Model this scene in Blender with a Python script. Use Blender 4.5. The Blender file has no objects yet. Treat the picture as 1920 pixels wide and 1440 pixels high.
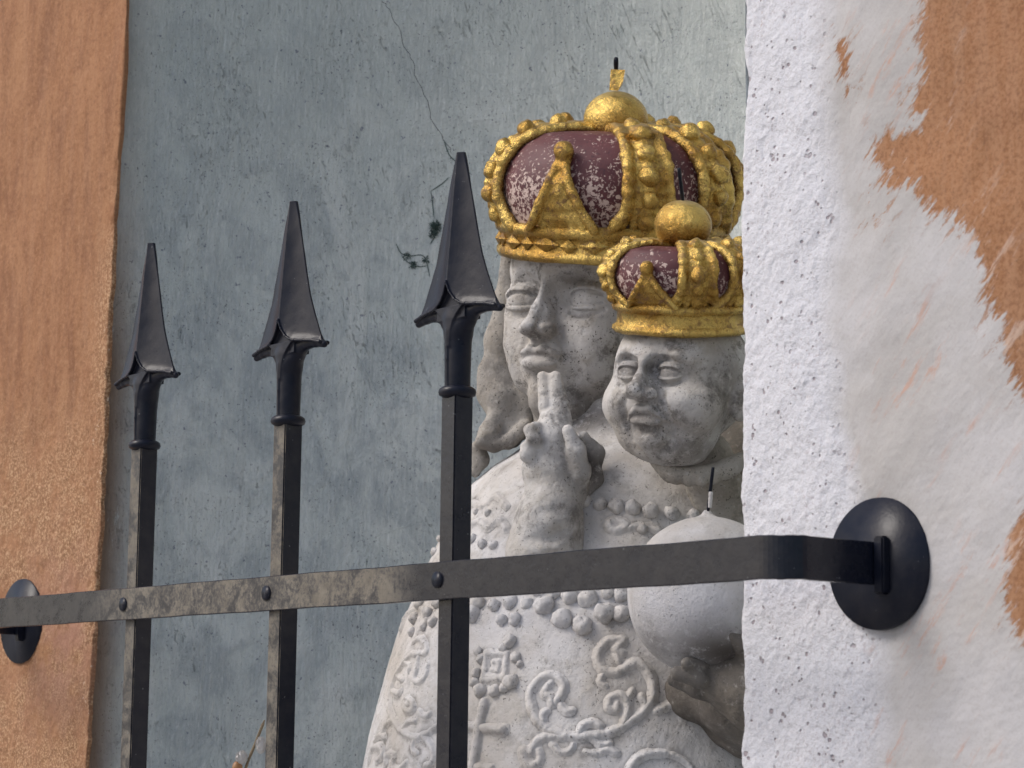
import bpy, math, random
import numpy as np
from mathutils import Vector, Matrix
R = math.radians
rng = np.random.RandomState(7)
sc = bpy.context.scene
COL = sc.collection

# ---------------------------------------------------------------- camera, sky, sun, exposure
FPX = 4528.3                       # focal length in photo pixels (1920 wide)
YAW, PITCH, ROLL = .8861, .1489, .0120
CAM = np.array([1.6472, -1.2834, -.1237])
dv = np.array([-math.sin(YAW)*math.cos(PITCH), math.cos(YAW)*math.cos(PITCH), math.sin(PITCH)])
rt = np.array([math.cos(YAW), math.sin(YAW), 0.]); up = np.cross(rt, dv)
rt, up = rt*math.cos(ROLL)+up*math.sin(ROLL), -rt*math.sin(ROLL)+up*math.cos(ROLL)
cam = bpy.data.cameras.new('camera'); camo = bpy.data.objects.new('camera', cam); COL.objects.link(camo)
cam.sensor_width = 36; cam.lens = 36*FPX/1920; cam.clip_start = .05; cam.clip_end = 400
camo.matrix_world = Matrix([[rt[0], up[0], -dv[0], CAM[0]], [rt[1], up[1], -dv[1], CAM[1]], [rt[2], up[2], -dv[2], CAM[2]], [0, 0, 0, 1]])
cam.dof.use_dof = True; cam.dof.focus_distance = 2.30; cam.dof.aperture_fstop = 16
sc.camera = camo

SUN_AZ, SUN_EL = 32.0, 44.0        # azimuth from -Y (street side) towards -X; elevation
sdir = Vector((-math.sin(R(SUN_AZ))*math.cos(R(SUN_EL)), -math.cos(R(SUN_AZ))*math.cos(R(SUN_EL)), math.sin(R(SUN_EL))))
w = bpy.data.worlds.new("World"); sc.world = w; w.use_nodes = True
nt = w.node_tree; nt.nodes.clear()
sky = nt.nodes.new('ShaderNodeTexSky'); sky.sky_type = 'NISHITA'; sky.sun_disc = False
sky.sun_elevation = R(SUN_EL); sky.sun_rotation = math.atan2(sdir.x, sdir.y)
sky.air_density = 1.0; sky.dust_density = 4.0; sky.ozone_density = 1.0
bg = nt.nodes.new('ShaderNodeBackground'); bg.inputs['Strength'].default_value = .15
wo = nt.nodes.new('ShaderNodeOutputWorld')
nt.links.new(sky.outputs[0], bg.inputs[0]); nt.links.new(bg.outputs[0], wo.inputs[0])
sl = bpy.data.lights.new('sun', 'SUN'); sl.energy = 1.3; sl.angle = R(24); sl.color = (1, .985, .965)
so = bpy.data.objects.new('sun', sl); COL.objects.link(so)
so.rotation_euler = sdir.to_track_quat('Z', 'Y').to_euler(); so.location = sdir*6
sc.view_settings.view_transform = 'Standard'; sc.view_settings.look = 'None'
sc.view_settings.exposure = .17; sc.view_settings.gamma = 1; sc.view_settings.use_curve_mapping = False

# ---------------------------------------------------------------- measuring helpers
def P(x, y, Z):
    """the world point Z metres down the view axis whose picture is at photo pixel (x, y)"""
    return CAM + (dv + rt*(x-960)/FPX - up*(y-720)/FPX)*Z
def onY(x, y, Y):
    v = dv + rt*(x-960)/FPX - up*(y-720)/FPX
    return CAM + v*((Y-CAM[1])/v[1])
def px(n, Z): return n*Z/FPX

# ---------------------------------------------------------------- noise
TAB = rng.rand(48, 48, 48).astype(np.float32)
def vnoise(p, freq, seed=0):
    q = np.asarray(p, dtype=np.float64)*freq + seed*17.31 + 500
    i = np.floor(q).astype(np.int64); t = (q-i); t = t*t*(3-2*t); i %= 48; j = (i+1) % 48
    x0, y0, z0 = i[..., 0], i[..., 1], i[..., 2]; x1, y1, z1 = j[..., 0], j[..., 1], j[..., 2]
    a, b, c = t[..., 0], t[..., 1], t[..., 2]
    def L(u, v, k): return u+(v-u)*k
    return L(L(L(TAB[x0, y0, z0], TAB[x1, y0, z0], a), L(TAB[x0, y1, z0], TAB[x1, y1, z0], a), b),
             L(L(TAB[x0, y0, z1], TAB[x1, y0, z1], a), L(TAB[x0, y1, z1], TAB[x1, y1, z1], a), b), c)*2-1
def fbm(p, freq, octv=3, seed=0, gain=.5):
    s = 0; a = 1; n = 0
    for k in range(octv):
        s = s+a*vnoise(p, freq*2**k, seed+k); n += a; a *= gain
    return s/n

# ---------------------------------------------------------------- materials
def mat(name):
    m = bpy.data.materials.new(name); m.use_nodes = True
    nt = m.node_tree; nt.nodes.clear()
    out = nt.nodes.new('ShaderNodeOutputMaterial'); b = nt.nodes.new('ShaderNodeBsdfPrincipled')
    nt.links.new(b.outputs[0], out.inputs[0])
    return m, nt, b
class G:
    """tiny node-graph helper"""
    def __init__(s, nt):
        s.nt = nt
        tc = nt.nodes.new('ShaderNodeTexCoord'); s.co = tc.outputs['Object']
        s.geo = nt.nodes.new('ShaderNodeNewGeometry'); s.wco = s.geo.outputs['Position']
    def link(s, v, sock):
        if hasattr(v, 'node'): s.nt.links.new(v, sock)
        else: sock.default_value = v
    def mapv(s, v, scale=(1, 1, 1), rot=(0, 0, 0), loc=(0, 0, 0)):
        n = s.nt.nodes.new('ShaderNodeMapping'); s.nt.links.new(v, n.inputs[0])
        n.inputs['Scale'].default_value = scale; n.inputs['Rotation'].default_value = rot; n.inputs['Location'].default_value = loc
        return n.outputs[0]
    def noise(s, v, scale, detail=4, rough=.55, dist=0, off=0):
        n = s.nt.nodes.new('ShaderNodeTexNoise')
        if off: v = s.mapv(v, loc=(off, off*1.7, -off))
        s.nt.links.new(v, n.inputs['Vector']); n.inputs['Scale'].default_value = scale; n.inputs['Detail'].default_value = detail
        n.inputs['Roughness'].default_value = rough; n.inputs['Distortion'].default_value = dist
        return n.outputs['Fac']
    def vor(s, v, scale, feat='F1', rnd=1):
        n = s.nt.nodes.new('ShaderNodeTexVoronoi'); n.feature = feat
        s.nt.links.new(v, n.inputs['Vector']); n.inputs['Scale'].default_value = scale; n.inputs['Randomness'].default_value = rnd
        return n.outputs['Distance']
    def ramp(s, v, a, b, lo=0., hi=1., smooth=True):
        n = s.nt.nodes.new('ShaderNodeMapRange'); n.interpolation_type = 'SMOOTHSTEP' if smooth else 'LINEAR'
        s.link(v, n.inputs[0]); n.inputs[1].default_value = a; n.inputs[2].default_value = b
        n.inputs[3].default_value = lo; n.inputs[4].default_value = hi
        return n.outputs[0]
    def m(s, op, a, b=0., c=0.):
        n = s.nt.nodes.new('ShaderNodeMath'); n.operation = op
        s.link(a, n.inputs[0]); s.link(b, n.inputs[1]); s.link(c, n.inputs[2]); return n.outputs[0]
    def mix(s, f, a, b, mode='MIX'):
        n = s.nt.nodes.new('ShaderNodeMix'); n.data_type = 'RGBA'; n.blend_type = mode; n.clamp_factor = True
        s.link(f, n.inputs[0])
        for v, k in ((a, 6), (b, 7)):
            if isinstance(v, tuple): v = (*v, 1.) if len(v) == 3 else v
            s.link(v, n.inputs[k])
        return n.outputs[2]
    def attr(s, name):
        n = s.nt.nodes.new('ShaderNodeAttribute'); n.attribute_name = name; return n.outputs['Fac']
    def sep(s, v):
        n = s.nt.nodes.new('ShaderNodeSeparateXYZ'); s.nt.links.new(v, n.inputs[0]); return n.outputs
    def bump(s, h, strength=1., dist=.001, prev=None):
        n = s.nt.nodes.new('ShaderNodeBump'); s.link(h, n.inputs['Height']); n.inputs['Strength'].default_value = strength
        n.inputs['Distance'].default_value = dist
        if prev is not None: s.nt.links.new(prev, n.inputs['Normal'])
        return n.outputs[0]

def stone(name, base, warm=.5, speck=1., grime=.5):
    m, nt, b = mat(name); g = G(nt); c = g.wco
    big = g.noise(c, 9, 4, .6); med = g.noise(c, 45, 5, .65, off=3); fine = g.noise(c, 260, 3, .7, off=7)
    col = g.mix(g.ramp(big, .35, .65), base, tuple(v*k for v, k in zip(base, (.80, .76, .70))))
    col = g.mix(g.m('MULTIPLY', g.ramp(med, .48, .68), warm), col, (.30, .268, .22))
    col = g.mix(g.m('MULTIPLY', g.ramp(g.noise(c, 38, 7, .75, off=11), .50, .64), grime), col, (.10, .092, .085))
    # dark specks and pits
    sp = g.m('MULTIPLY', g.ramp(g.noise(c, 420, 2, .6, off=5), .60, .70), g.ramp(g.noise(c, 60, 3, .6, off=13), .40, .62))
    col = g.mix(g.m('MULTIPLY', sp, speck*.8), col, (.07, .062, .055))
    lt = g.ramp(g.noise(c, 150, 4, .7, off=21), .56, .72)
    col = g.mix(g.m('MULTIPLY', lt, .35), col, (.62, .60, .58))
    st = g.attr('stain_shade'); stn = g.m('MULTIPLY', st, g.ramp(g.noise(c, 80, 6, .75, off=31), .28, .52))
    col = g.mix(stn, col, (.085, .075, .068))  # darkens for dirt, and for shade painted into the stone colour
    nt.links.new(col, b.inputs['Base Color']); b.inputs['Roughness'].default_value = .93
    b.inputs['Specular IOR Level'].default_value = .25
    pits = g.ramp(g.vor(g.mapv(c, loc=(1, 2, 3)), 330), .0, .28)
    pm = g.m('MULTIPLY', g.m('SUBTRACT', 1., pits), g.ramp(g.noise(c, 75, 3, .6, off=17), .50, .66))
    h = g.m('SUBTRACT', g.m('ADD', g.m('MULTIPLY', fine, .5), g.m('MULTIPLY', med, 1.6)), pm)
    nt.links.new(g.bump(h, 1., .0016), b.inputs['Normal'])
    return m
def gold(name, dirt=.5):
    m, nt, b = mat(name); g = G(nt); c = g.wco
    n1 = g.noise(c, 95, 7, .72, .4, off=2); n2 = g.noise(c, 330, 4, .7, off=9); n3 = g.noise(c, 22, 4, .6, off=19)
    col = g.mix(g.ramp(n3, .38, .62), (.62, .44, .135), (.38, .225, .055))
    wear = g.m('MULTIPLY', g.ramp(g.m('ADD', g.m('MULTIPLY', n1, .6), g.m('MULTIPLY', n2, .4)), .50, .60), dirt)
    col = g.mix(wear, col, (.20, .10, .03))
    sp = g.ramp(g.noise(c, 420, 2, .6, off=33), .66, .72)
    col = g.mix(g.m('MULTIPLY', sp, .8), col, (.05, .035, .02))
    dust = g.ramp(g.sep(g.geo.outputs['Normal'])[2], .60, .98)
    dust = g.m('MULTIPLY', dust, g.ramp(g.noise(c, 30, 4, .6, off=40), .30, .6))
    col = g.mix(g.m('MULTIPLY', dust, .6), col, (.22, .19, .15))
    nt.links.new(col, b.inputs['Base Color'])
    nt.links.new(g.m('MULTIPLY', g.m('SUBTRACT', 1., g.m('MAXIMUM', wear, g.m('MULTIPLY', dust, .8))), .97), b.inputs['Metallic'])
    nt.links.new(g.m('ADD', g.m('ADD', .24, g.m('MULTIPLY', wear, .25)), g.m('MULTIPLY', dust, .3)), b.inputs['Roughness'])
    h = g.m('ADD', g.m('MULTIPLY', n1, 2.0), g.m('MULTIPLY', n2, .7))
    nt.links.new(g.bump(h, 1., .0013), b.inputs['Normal'])
    return m
def iron(name, dusty=0.):
    m, nt, b = mat(name); g = G(nt); c = g.wco
    n = g.noise(c, 60, 5, .65); f = g.noise(c, 500, 2, .6, off=4)
    col = g.mix(g.ramp(n, .35, .7), (.007, .009, .018), (.016, .017, .024))
    if dusty:
        # dried dust clings to the faces turned to the street, in blotches
        fr = g.ramp(g.m('MULTIPLY', g.sep(g.geo.outputs['True Normal'])[1], -1.), .7, .95)
        x = g.sep(c)[0]
        zone = g.ramp(x, -.02, -.09, .04, 1.)
        zone = g.m('MULTIPLY', zone, g.ramp(x, -.62, -.52, .22, 1.))
        bl = g.ramp(g.m('ADD', g.m('MULTIPLY', g.noise(c, 34, 8, .75, .6, off=8), .72), g.m('MULTIPLY', g.noise(c, 300, 4, .7, off=15), .32)), .44, .60)
        k = g.m('MULTIPLY', g.m('MULTIPLY', fr, zone), g.m('ADD', .12, g.m('MULTIPLY', bl, .88)))
        col = g.mix(g.m('MULTIPLY', k, dusty), col, g.mix(g.noise(c, 90, 4), (.10, .088, .070), (.30, .27, .22)))
        nt.links.new(g.m('ADD', .24, g.m('MULTIPLY', k, .6)), b.inputs['Roughness'])
    else:
        nt.links.new(g.m('ADD', .20, g.m('MULTIPLY', n, .24)), b.inputs['Roughness'])
    chip = g.m('MULTIPLY', g.ramp(g.noise(c, 240, 2, .5, off=25), .735, .76), .5)
    col = g.mix(chip, col, (.16, .17, .18))
    nt.links.new(col, b.inputs['Base Color']); b.inputs['Specular IOR Level'].default_value = .36 if dusty else .20
    nt.links.new(g.bump(g.m('ADD', n, g.m('MULTIPLY', f, .12)), .35, .0012), b.inputs['Normal'])
    return m

M_face = stone('weathered_stone', (.53, .525, .53), .45, 1.5, .72)
M_hand = stone('worn_stone', (.60, .595, .595), .45, 1.2, .55)
M_body = stone('pale_stone', (.60, .595, .605), .30, 1., .30)
M_dark = stone('shaded_stone', (.165, .155, .145), .3, .9, .7)  # darkened stone: shade put into the base colour
M_veil = stone('pitted_stone', (.36, .345, .325), .5, 1.5, .45)
M_globe = stone('limewashed_stone', (.60, .60, .62), .12, .6, .14)
M_gold = gold('worn_gilding', .72); M_gold2 = gold('brown_gilding', 1.); M_orbg = gold('smooth_gilding', .25)
M_iron = iron('black_iron'); M_bar = iron('dusty_black_iron', .8)

def lining_mat():
    m, nt, b = mat('flaking_maroon_paint'); g = G(nt); c = g.wco
    z = g.attr('low')
    n = g.m('ADD', g.m('MULTIPLY', g.noise(c, 230, 4, .7, .5), .75), g.m('MULTIPLY', g.noise(c, 40, 3, .6, off=3), .25))
    t = g.m('SUBTRACT', n, g.m('MULTIPLY', z, -.11))
    fl = g.ramp(t, .535, .575)
    col = g.mix(g.ramp(g.noise(c, 30, 4), .3, .7), (.070, .014, .020), (.105, .028, .034))
    col = g.mix(g.ramp(g.noise(c, 300, 3, .6, off=6), .55, .7), col, (.05, .012, .02))
    col = g.mix(fl, col, (.52, .40, .36))
    nt.links.new(col, b.inputs['Base Color']); b.inputs['Roughness'].default_value = .62
    nt.links.new(g.bump(g.m('ADD', g.noise(c, 120, 5, .7), g.m('MULTIPLY', fl, -.4)), .6, .0008), b.inputs['Normal'])
    return m
M_lin = lining_mat()

def niche_mat():
    m, nt, b = mat('blue_grey_plaster'); g = G(nt); c = g.wco
    # brushed limewash: streaks mostly upright, broad clouds on top
    st = g.noise(g.mapv(c, scale=(60, 60, 5)), 3, 6, .7, .4)
    cloud = g.noise(c, 5.5, 5, .6, .6, off=2); cl2 = g.noise(c, 17, 5, .65, .8, off=6)
    col = g.mix(g.ramp(cloud, .35, .65), (.54, .60, .605), (.64, .69, .685))
    col = g.mix(g.m('MULTIPLY', g.ramp(cl2, .42, .64), .75), col, (.38, .43, .46))
    sw = g.noise(g.mapv(c, scale=(1, 1, .6)), 5, 8, .68, 2.2, off=77); col = g.mix(g.ramp(sw, .50, .64, 0, .6), col, (.76, .80, .79)); col = g.mix(g.ramp(sw, .50, .34, 0, .5), col, (.38, .43, .46))
    scr = g.noise(g.mapv(g.mapv(c, rot=(0, R(25), 0)), scale=(1, 1, .05)), 150, 3, .7, 1.5, off=87); scr = g.m('MULTIPLY', g.ramp(scr, .60, .68), g.ramp(g.noise(c, 9, 3, .6, off=88), .48, .6)); col = g.mix(g.m('MULTIPLY', scr, .5), col, (.26, .29, .30))
    col = g.mix(g.m('MULTIPLY', g.ramp(st, .45, .7), .5), col, (.60, .63, .62))
    top = g.ramp(g.sep(c)[2], .30, .75); col = g.mix(g.m('MULTIPLY', top, .55), col, (.50, .54, .52))
    spn = g.m('MULTIPLY', g.ramp(g.noise(c, 330, 3, .6, off=12), .62, .68), g.ramp(g.noise(c, 12, 3, .6, off=14), .40, .6))
    col = g.mix(g.m('MULTIPLY', spn, .8), col, (.03, .034, .06))
    blue = g.m('MULTIPLY', g.ramp(g.noise(c, 150, 3, .6, off=44), .66, .70), .6)
    col = g.mix(blue, col, (.05, .06, .14))
    fg = g.noise(g.mapv(c, scale=(1, 1, .22)), 380, 4, .75, off=101); fg2 = g.noise(c, 130, 5, .75, off=103)
    col = g.mix(g.ramp(fg, .54, .66, 0, .5), col, (.72, .76, .76)); col = g.mix(g.ramp(fg, .46, .36, 0, .22), col, (.25, .29, .31)); col = g.mix(g.ramp(fg2, .60, .74, 0, .4), col, (.26, .28, .29))
    ed = g.m('MULTIPLY', g.attr('edge'), g.ramp(g.noise(g.mapv(c, scale=(1, 1, .25)), 60, 6, .75, off=20), .25, .42))
    col = g.mix(g.m('MULTIPLY', ed, .95), col, (.175, .105, .062))
    nt.links.new(col, b.inputs['Base Color']); b.inputs['Roughness'].default_value = .8
    # trowel arcs
    wv = nt.nodes.new('ShaderNodeTexWave'); wv.wave_type = 'RINGS'; wv.rings_direction = 'SPHERICAL'
    nt.links.new(g.mapv(c, loc=(.30, -.50, -.42)), wv.inputs[0]); wv.inputs['Scale'].default_value = 26; wv.inputs['Distortion'].default_value = 3.0
    wv.inputs['Detail'].default_value = 4; wv.inputs['Detail Scale'].default_value = 2
    arcm = g.m('MULTIPLY', wv.outputs['Fac'], g.ramp(g.noise(c, 7, 2, .5, off=23), .45, .62))
    h = g.m('ADD', g.m('ADD', g.m('MULTIPLY', st, .9), g.m('MULTIPLY', cl2, 1.6)), g.m('ADD', g.m('MULTIPLY', arcm, .08), g.m('MULTIPLY', g.noise(c, 300, 3, .6, off=27), .4)))
    h = g.m('SUBTRACT', g.m('ADD', h, g.m('MULTIPLY', sw, 2.6)), g.m('MULTIPLY', scr, .6))
    nt.links.new(g.bump(h, 1., .0036), b.inputs['Normal'])
    return m
M_niche = niche_mat()

def orange_nodes(g, c):
    st = g.noise(g.mapv(c, scale=(22, 22, 2.2)), 3, 5, .6, .3)
    col = g.mix(g.ramp(g.noise(c, 6, 4, .6), .35, .65), (.285, .132, .058), (.225, .100, .042))
    col = g.mix(g.m('MULTIPLY', g.ramp(st, .42, .66), .55), col, (.31, .17, .098))
    col = g.mix(g.m('MULTIPLY', g.ramp(g.noise(c, 14, 5, .65, off=4), .5, .7), .4), col, (.22, .092, .042))
    sp = g.ramp(g.noise(c, 520, 2, .6, off=9), .60, .70)
    col = g.mix(g.m('MULTIPLY', sp, .55), col, (.11, .055, .03))
    gr = g.noise(c, 300, 3, .7, off=51); col = g.mix(g.ramp(gr, .42, .60, 0, .35), col, (.37, .21, .12)); col = g.mix(g.ramp(gr, .48, .36, 0, .4), col, (.16, .070, .036))
    return col
def left_mat():
    m, nt, b = mat('orange_limewash'); g = G(nt); c = g.wco
    stp = g.noise(g.mapv(c, scale=(8, 8, 2.6)), 3, 7, .7, .6, off=91); fgl = g.noise(c, 170, 5, .78, off=94)
    col = g.mix(.35, orange_nodes(g, c), (.262, .112, .046)); col = g.mix(g.ramp(stp, .45, .68, 0, .5), col, (.37, .19, .093)); col = g.mix(g.ramp(stp, .5, .34, 0, .6), col, (.17, .070, .032)); col = g.mix(g.ramp(fgl, .52, .66, 0, .4), col, (.42, .235, .13)); col = g.mix(g.ramp(fgl, .47, .36, 0, .45), col, (.15, .062, .030))
    z = g.sep(c)[2]
    low = g.ramp(z, .34, .16)
    gran = g.ramp(g.noise(c, 330, 4, .7, off=15), .44, .62)
    sand = g.mix(gran, (.21, .105, .048), (.56, .37, .22))
    near = g.attr('edge')
    k = g.m('MAXIMUM', g.m('MULTIPLY', low, .85), g.m('MULTIPLY', near, g.ramp(z, .62, .3)))
    k = g.m('MULTIPLY', k, g.ramp(g.noise(c, 16, 5, .7, off=18), .30, .62))
    col = g.mix(g.m('MULTIPLY', k, .85), col, sand)
    pale = g.m('MULTIPLY', g.ramp(g.noise(c, 110, 5, .75, off=28), .62, .68), g.m('MULTIPLY', near, g.ramp(z, .4, .3)))
    col = g.mix(g.m('MULTIPLY', pale, .8), col, (.70, .60, .48))
    pink = g.m('MULTIPLY', g.attr('pink'), g.ramp(g.noise(c, 20, 4, .6, off=38), .35, .6))
    col = g.mix(g.m('MULTIPLY', pink, .7), col, (.34, .18, .13))
    nt.links.new(col, b.inputs['Base Color']); b.inputs['Roughness'].default_value = .92
    h = g.m('ADD', g.m('MULTIPLY', g.noise(c, 320, 4, .7, off=15), g.m('ADD', .25, k)), g.m('MULTIPLY', g.noise(g.mapv(c, scale=(12, 12, 5)), 5, 5, .65), .7))
    nt.links.new(g.bump(h, .8, .0013), b.inputs['Normal'])
    return m
def right_mat():
    m, nt, b = mat('white_stucco'); g = G(nt); c = g.wco
    white = g.mix(g.ramp(g.noise(c, 8, 4, .6), .35, .65), (.43, .425, .44), (.37, .36, .357))
    rough = g.attr('rough')
    wc = g.mix(.004, c, (0, 0, 0)); sz = g.ramp(g.noise(c, 90, 2, .5, off=61), .44, .70, -.04, .40)
    dots = g.m('MULTIPLY', g.ramp(g.m('SUBTRACT', g.vor(c, 170), sz), .05, -.10), rough)
    dots = g.m('MULTIPLY', dots, g.ramp(g.noise(c, 26, 4, .6, off=5), .30, .5))
    col = g.mix(g.m('MULTIPLY', rough, .9), white, (.59, .60, .65))
    fs = g.m('MULTIPLY', g.ramp(g.noise(c, 300, 3, .65, off=111), .57, .64), g.m('MULTIPLY', rough, g.ramp(g.noise(c, 22, 3, .6, off=112), .35, .6)))
    col = g.mix(g.m('MULTIPLY', fs, .55), col, (.34, .30, .33))
    gz = g.noise(c, 420, 3, .7, off=113); col = g.mix(g.ramp(gz, .50, .38, 0, .22), col, (.30, .27, .26))
    col = g.mix(g.m('MULTIPLY', dots, .8), col, (.24, .20, .22))
    # brush drag: faint pink streaks where the coat is thin
    drag = g.noise(g.mapv(g.mapv(c, rot=(0, R(50), 0)), scale=(.18, 1, 1)), 70, 6, .75, .3, off=12)
    dr = g.m('MULTIPLY', g.m('MULTIPLY', g.ramp(drag, .54, .66), g.attr('drag')), g.ramp(g.noise(c, 11, 3, .6, off=81), .40, .56))
    col = g.mix(g.m('MULTIPLY', dr, .7), col, (.44, .25, .18))
    # where the coat stops: signed distance plus ragged bristle noise
    o = g.attr('orange')
    cr = g.mapv(c, rot=(0, R(42), 0))
    bris = g.noise(g.mapv(cr, scale=(.45, 1, 1)), 40, 5, .7, .3, off=22)
    bri2 = g.noise(g.mapv(cr, scale=(.16, 1, 1)), 210, 4, .75, 0, off=29)
    e = g.m('ADD', o, g.m('ADD', g.m('MULTIPLY', g.m('SUBTRACT', bris, .5), .040), g.m('MULTIPLY', g.m('SUBTRACT', bri2, .5), .052)))
    wis = g.m('MULTIPLY', g.ramp(g.noise(g.mapv(cr, scale=(.25, 1, 1)), 120, 5, .75, .4, off=95), .57, .63), g.ramp(o, -.030, -.002, 0, .8))
    k = g.m('MAXIMUM', g.ramp(e, -.0030, .0050), wis)
    fleck = g.m('MULTIPLY', g.ramp(drag, .54, .64), g.ramp(o, .07, .0))
    org = g.mix(g.m('MULTIPLY', fleck, .6), orange_nodes(g, c), (.52, .42, .36))
    col = g.mix(k, col, org)
    nt.links.new(col, b.inputs['Base Color']); b.inputs['Roughness'].default_value = .9
    wv = nt.nodes.new('ShaderNodeTexWave'); wv.wave_type = 'RINGS'; wv.rings_direction = 'SPHERICAL'
    nt.links.new(g.mapv(c, loc=(-.42, -.09, -.29)), wv.inputs[0]); wv.inputs['Scale'].default_value = 40; wv.inputs['Distortion'].default_value = 4
    wv.inputs['Detail'].default_value = 4
    h = g.m('ADD', g.m('MULTIPLY', g.m('MULTIPLY', wv.outputs['Fac'], .07), g.ramp(g.noise(c, 8, 2, .5, off=50), .45, .6)), g.m('MULTIPLY', g.noise(c, 200, 4, .7, off=31), g.m('ADD', .30, g.m('MULTIPLY', rough, 1.0))))
    h = g.m('ADD', g.m('SUBTRACT', h, g.m('MULTIPLY', dots, 1.0)), g.m('MULTIPLY', drag, .45)); h = g.m('SUBTRACT', g.m('ADD', h, g.m('MULTIPLY', g.noise(g.mapv(cr, scale=(.14, 1, 1)), 110, 4, .7, off=71), .25)), g.m('MULTIPLY', k, .15))
    nt.links.new(g.bump(h, .85, .0016), b.inputs['Normal'])
    return m
M_left = left_mat(); M_right = right_mat()

# ---------------------------------------------------------------- object helpers
def tag(o, label=None, cat=None, group=None, kind=None):
    if label: o['label'] = label
    if cat: o['category'] = cat
    if group: o['group'] = group
    if kind: o['kind'] = kind
    return o
def put(me, name, m, parent=None, smooth=True):
    o = bpy.data.objects.new(name, me); COL.objects.link(o)
    if m: me.materials.append(m)
    if parent is not None: o.parent = parent
    if smooth and len(me.polygons): me.polygons.foreach_set('use_smooth', np.ones(len(me.polygons), dtype=bool))
    return o
def mesh_np(name, V, F):
    me = bpy.data.meshes.new(name); V = np.asarray(V, dtype=np.float32); F = np.asarray(F, dtype=np.int32)
    k = F.shape[1]
    me.vertices.add(len(V)); me.vertices.foreach_set('co', V.ravel())
    me.loops.add(F.size); me.loops.foreach_set('vertex_index', F.ravel())
    me.polygons.add(len(F)); me.polygons.foreach_set('loop_start', np.arange(0, F.size, k, dtype=np.int32))
    me.polygons.foreach_set('loop_total', np.full(len(F), k, dtype=np.int32))
    me.update(calc_edges=True)
    return me
def verts(me):
    V = np.empty(len(me.vertices)*3, dtype=np.float32); me.vertices.foreach_get('co', V); return V.reshape(-1, 3)
def normals(me):
    N = np.empty(len(me.vertices)*3, dtype=np.float32); me.vertex_normals.foreach_get('vector', N); return N.reshape(-1, 3)
def displace(me, amp, freq, octv=3, seed=0, gain=.5, mask=None):
    V = verts(me); N = normals(me); n = fbm(V, freq, octv, seed, gain)*amp
    if mask is not None: n = n*mask(V)
    V += N*n[:, None]; me.vertices.foreach_set('co', V.astype(np.float32).ravel()); me.update()
def setattr_pt(me, name, val):
    a = me.attributes.new(name, 'FLOAT', 'POINT'); a.data.foreach_set('value', np.asarray(val, dtype=np.float32))
def empty(name, loc=(0, 0, 0), parent=None):
    o = bpy.data.objects.new(name, None); COL.objects.link(o); o.location = loc; o.empty_display_size = .05
    if parent is not None: o.parent = parent
    return o

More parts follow.
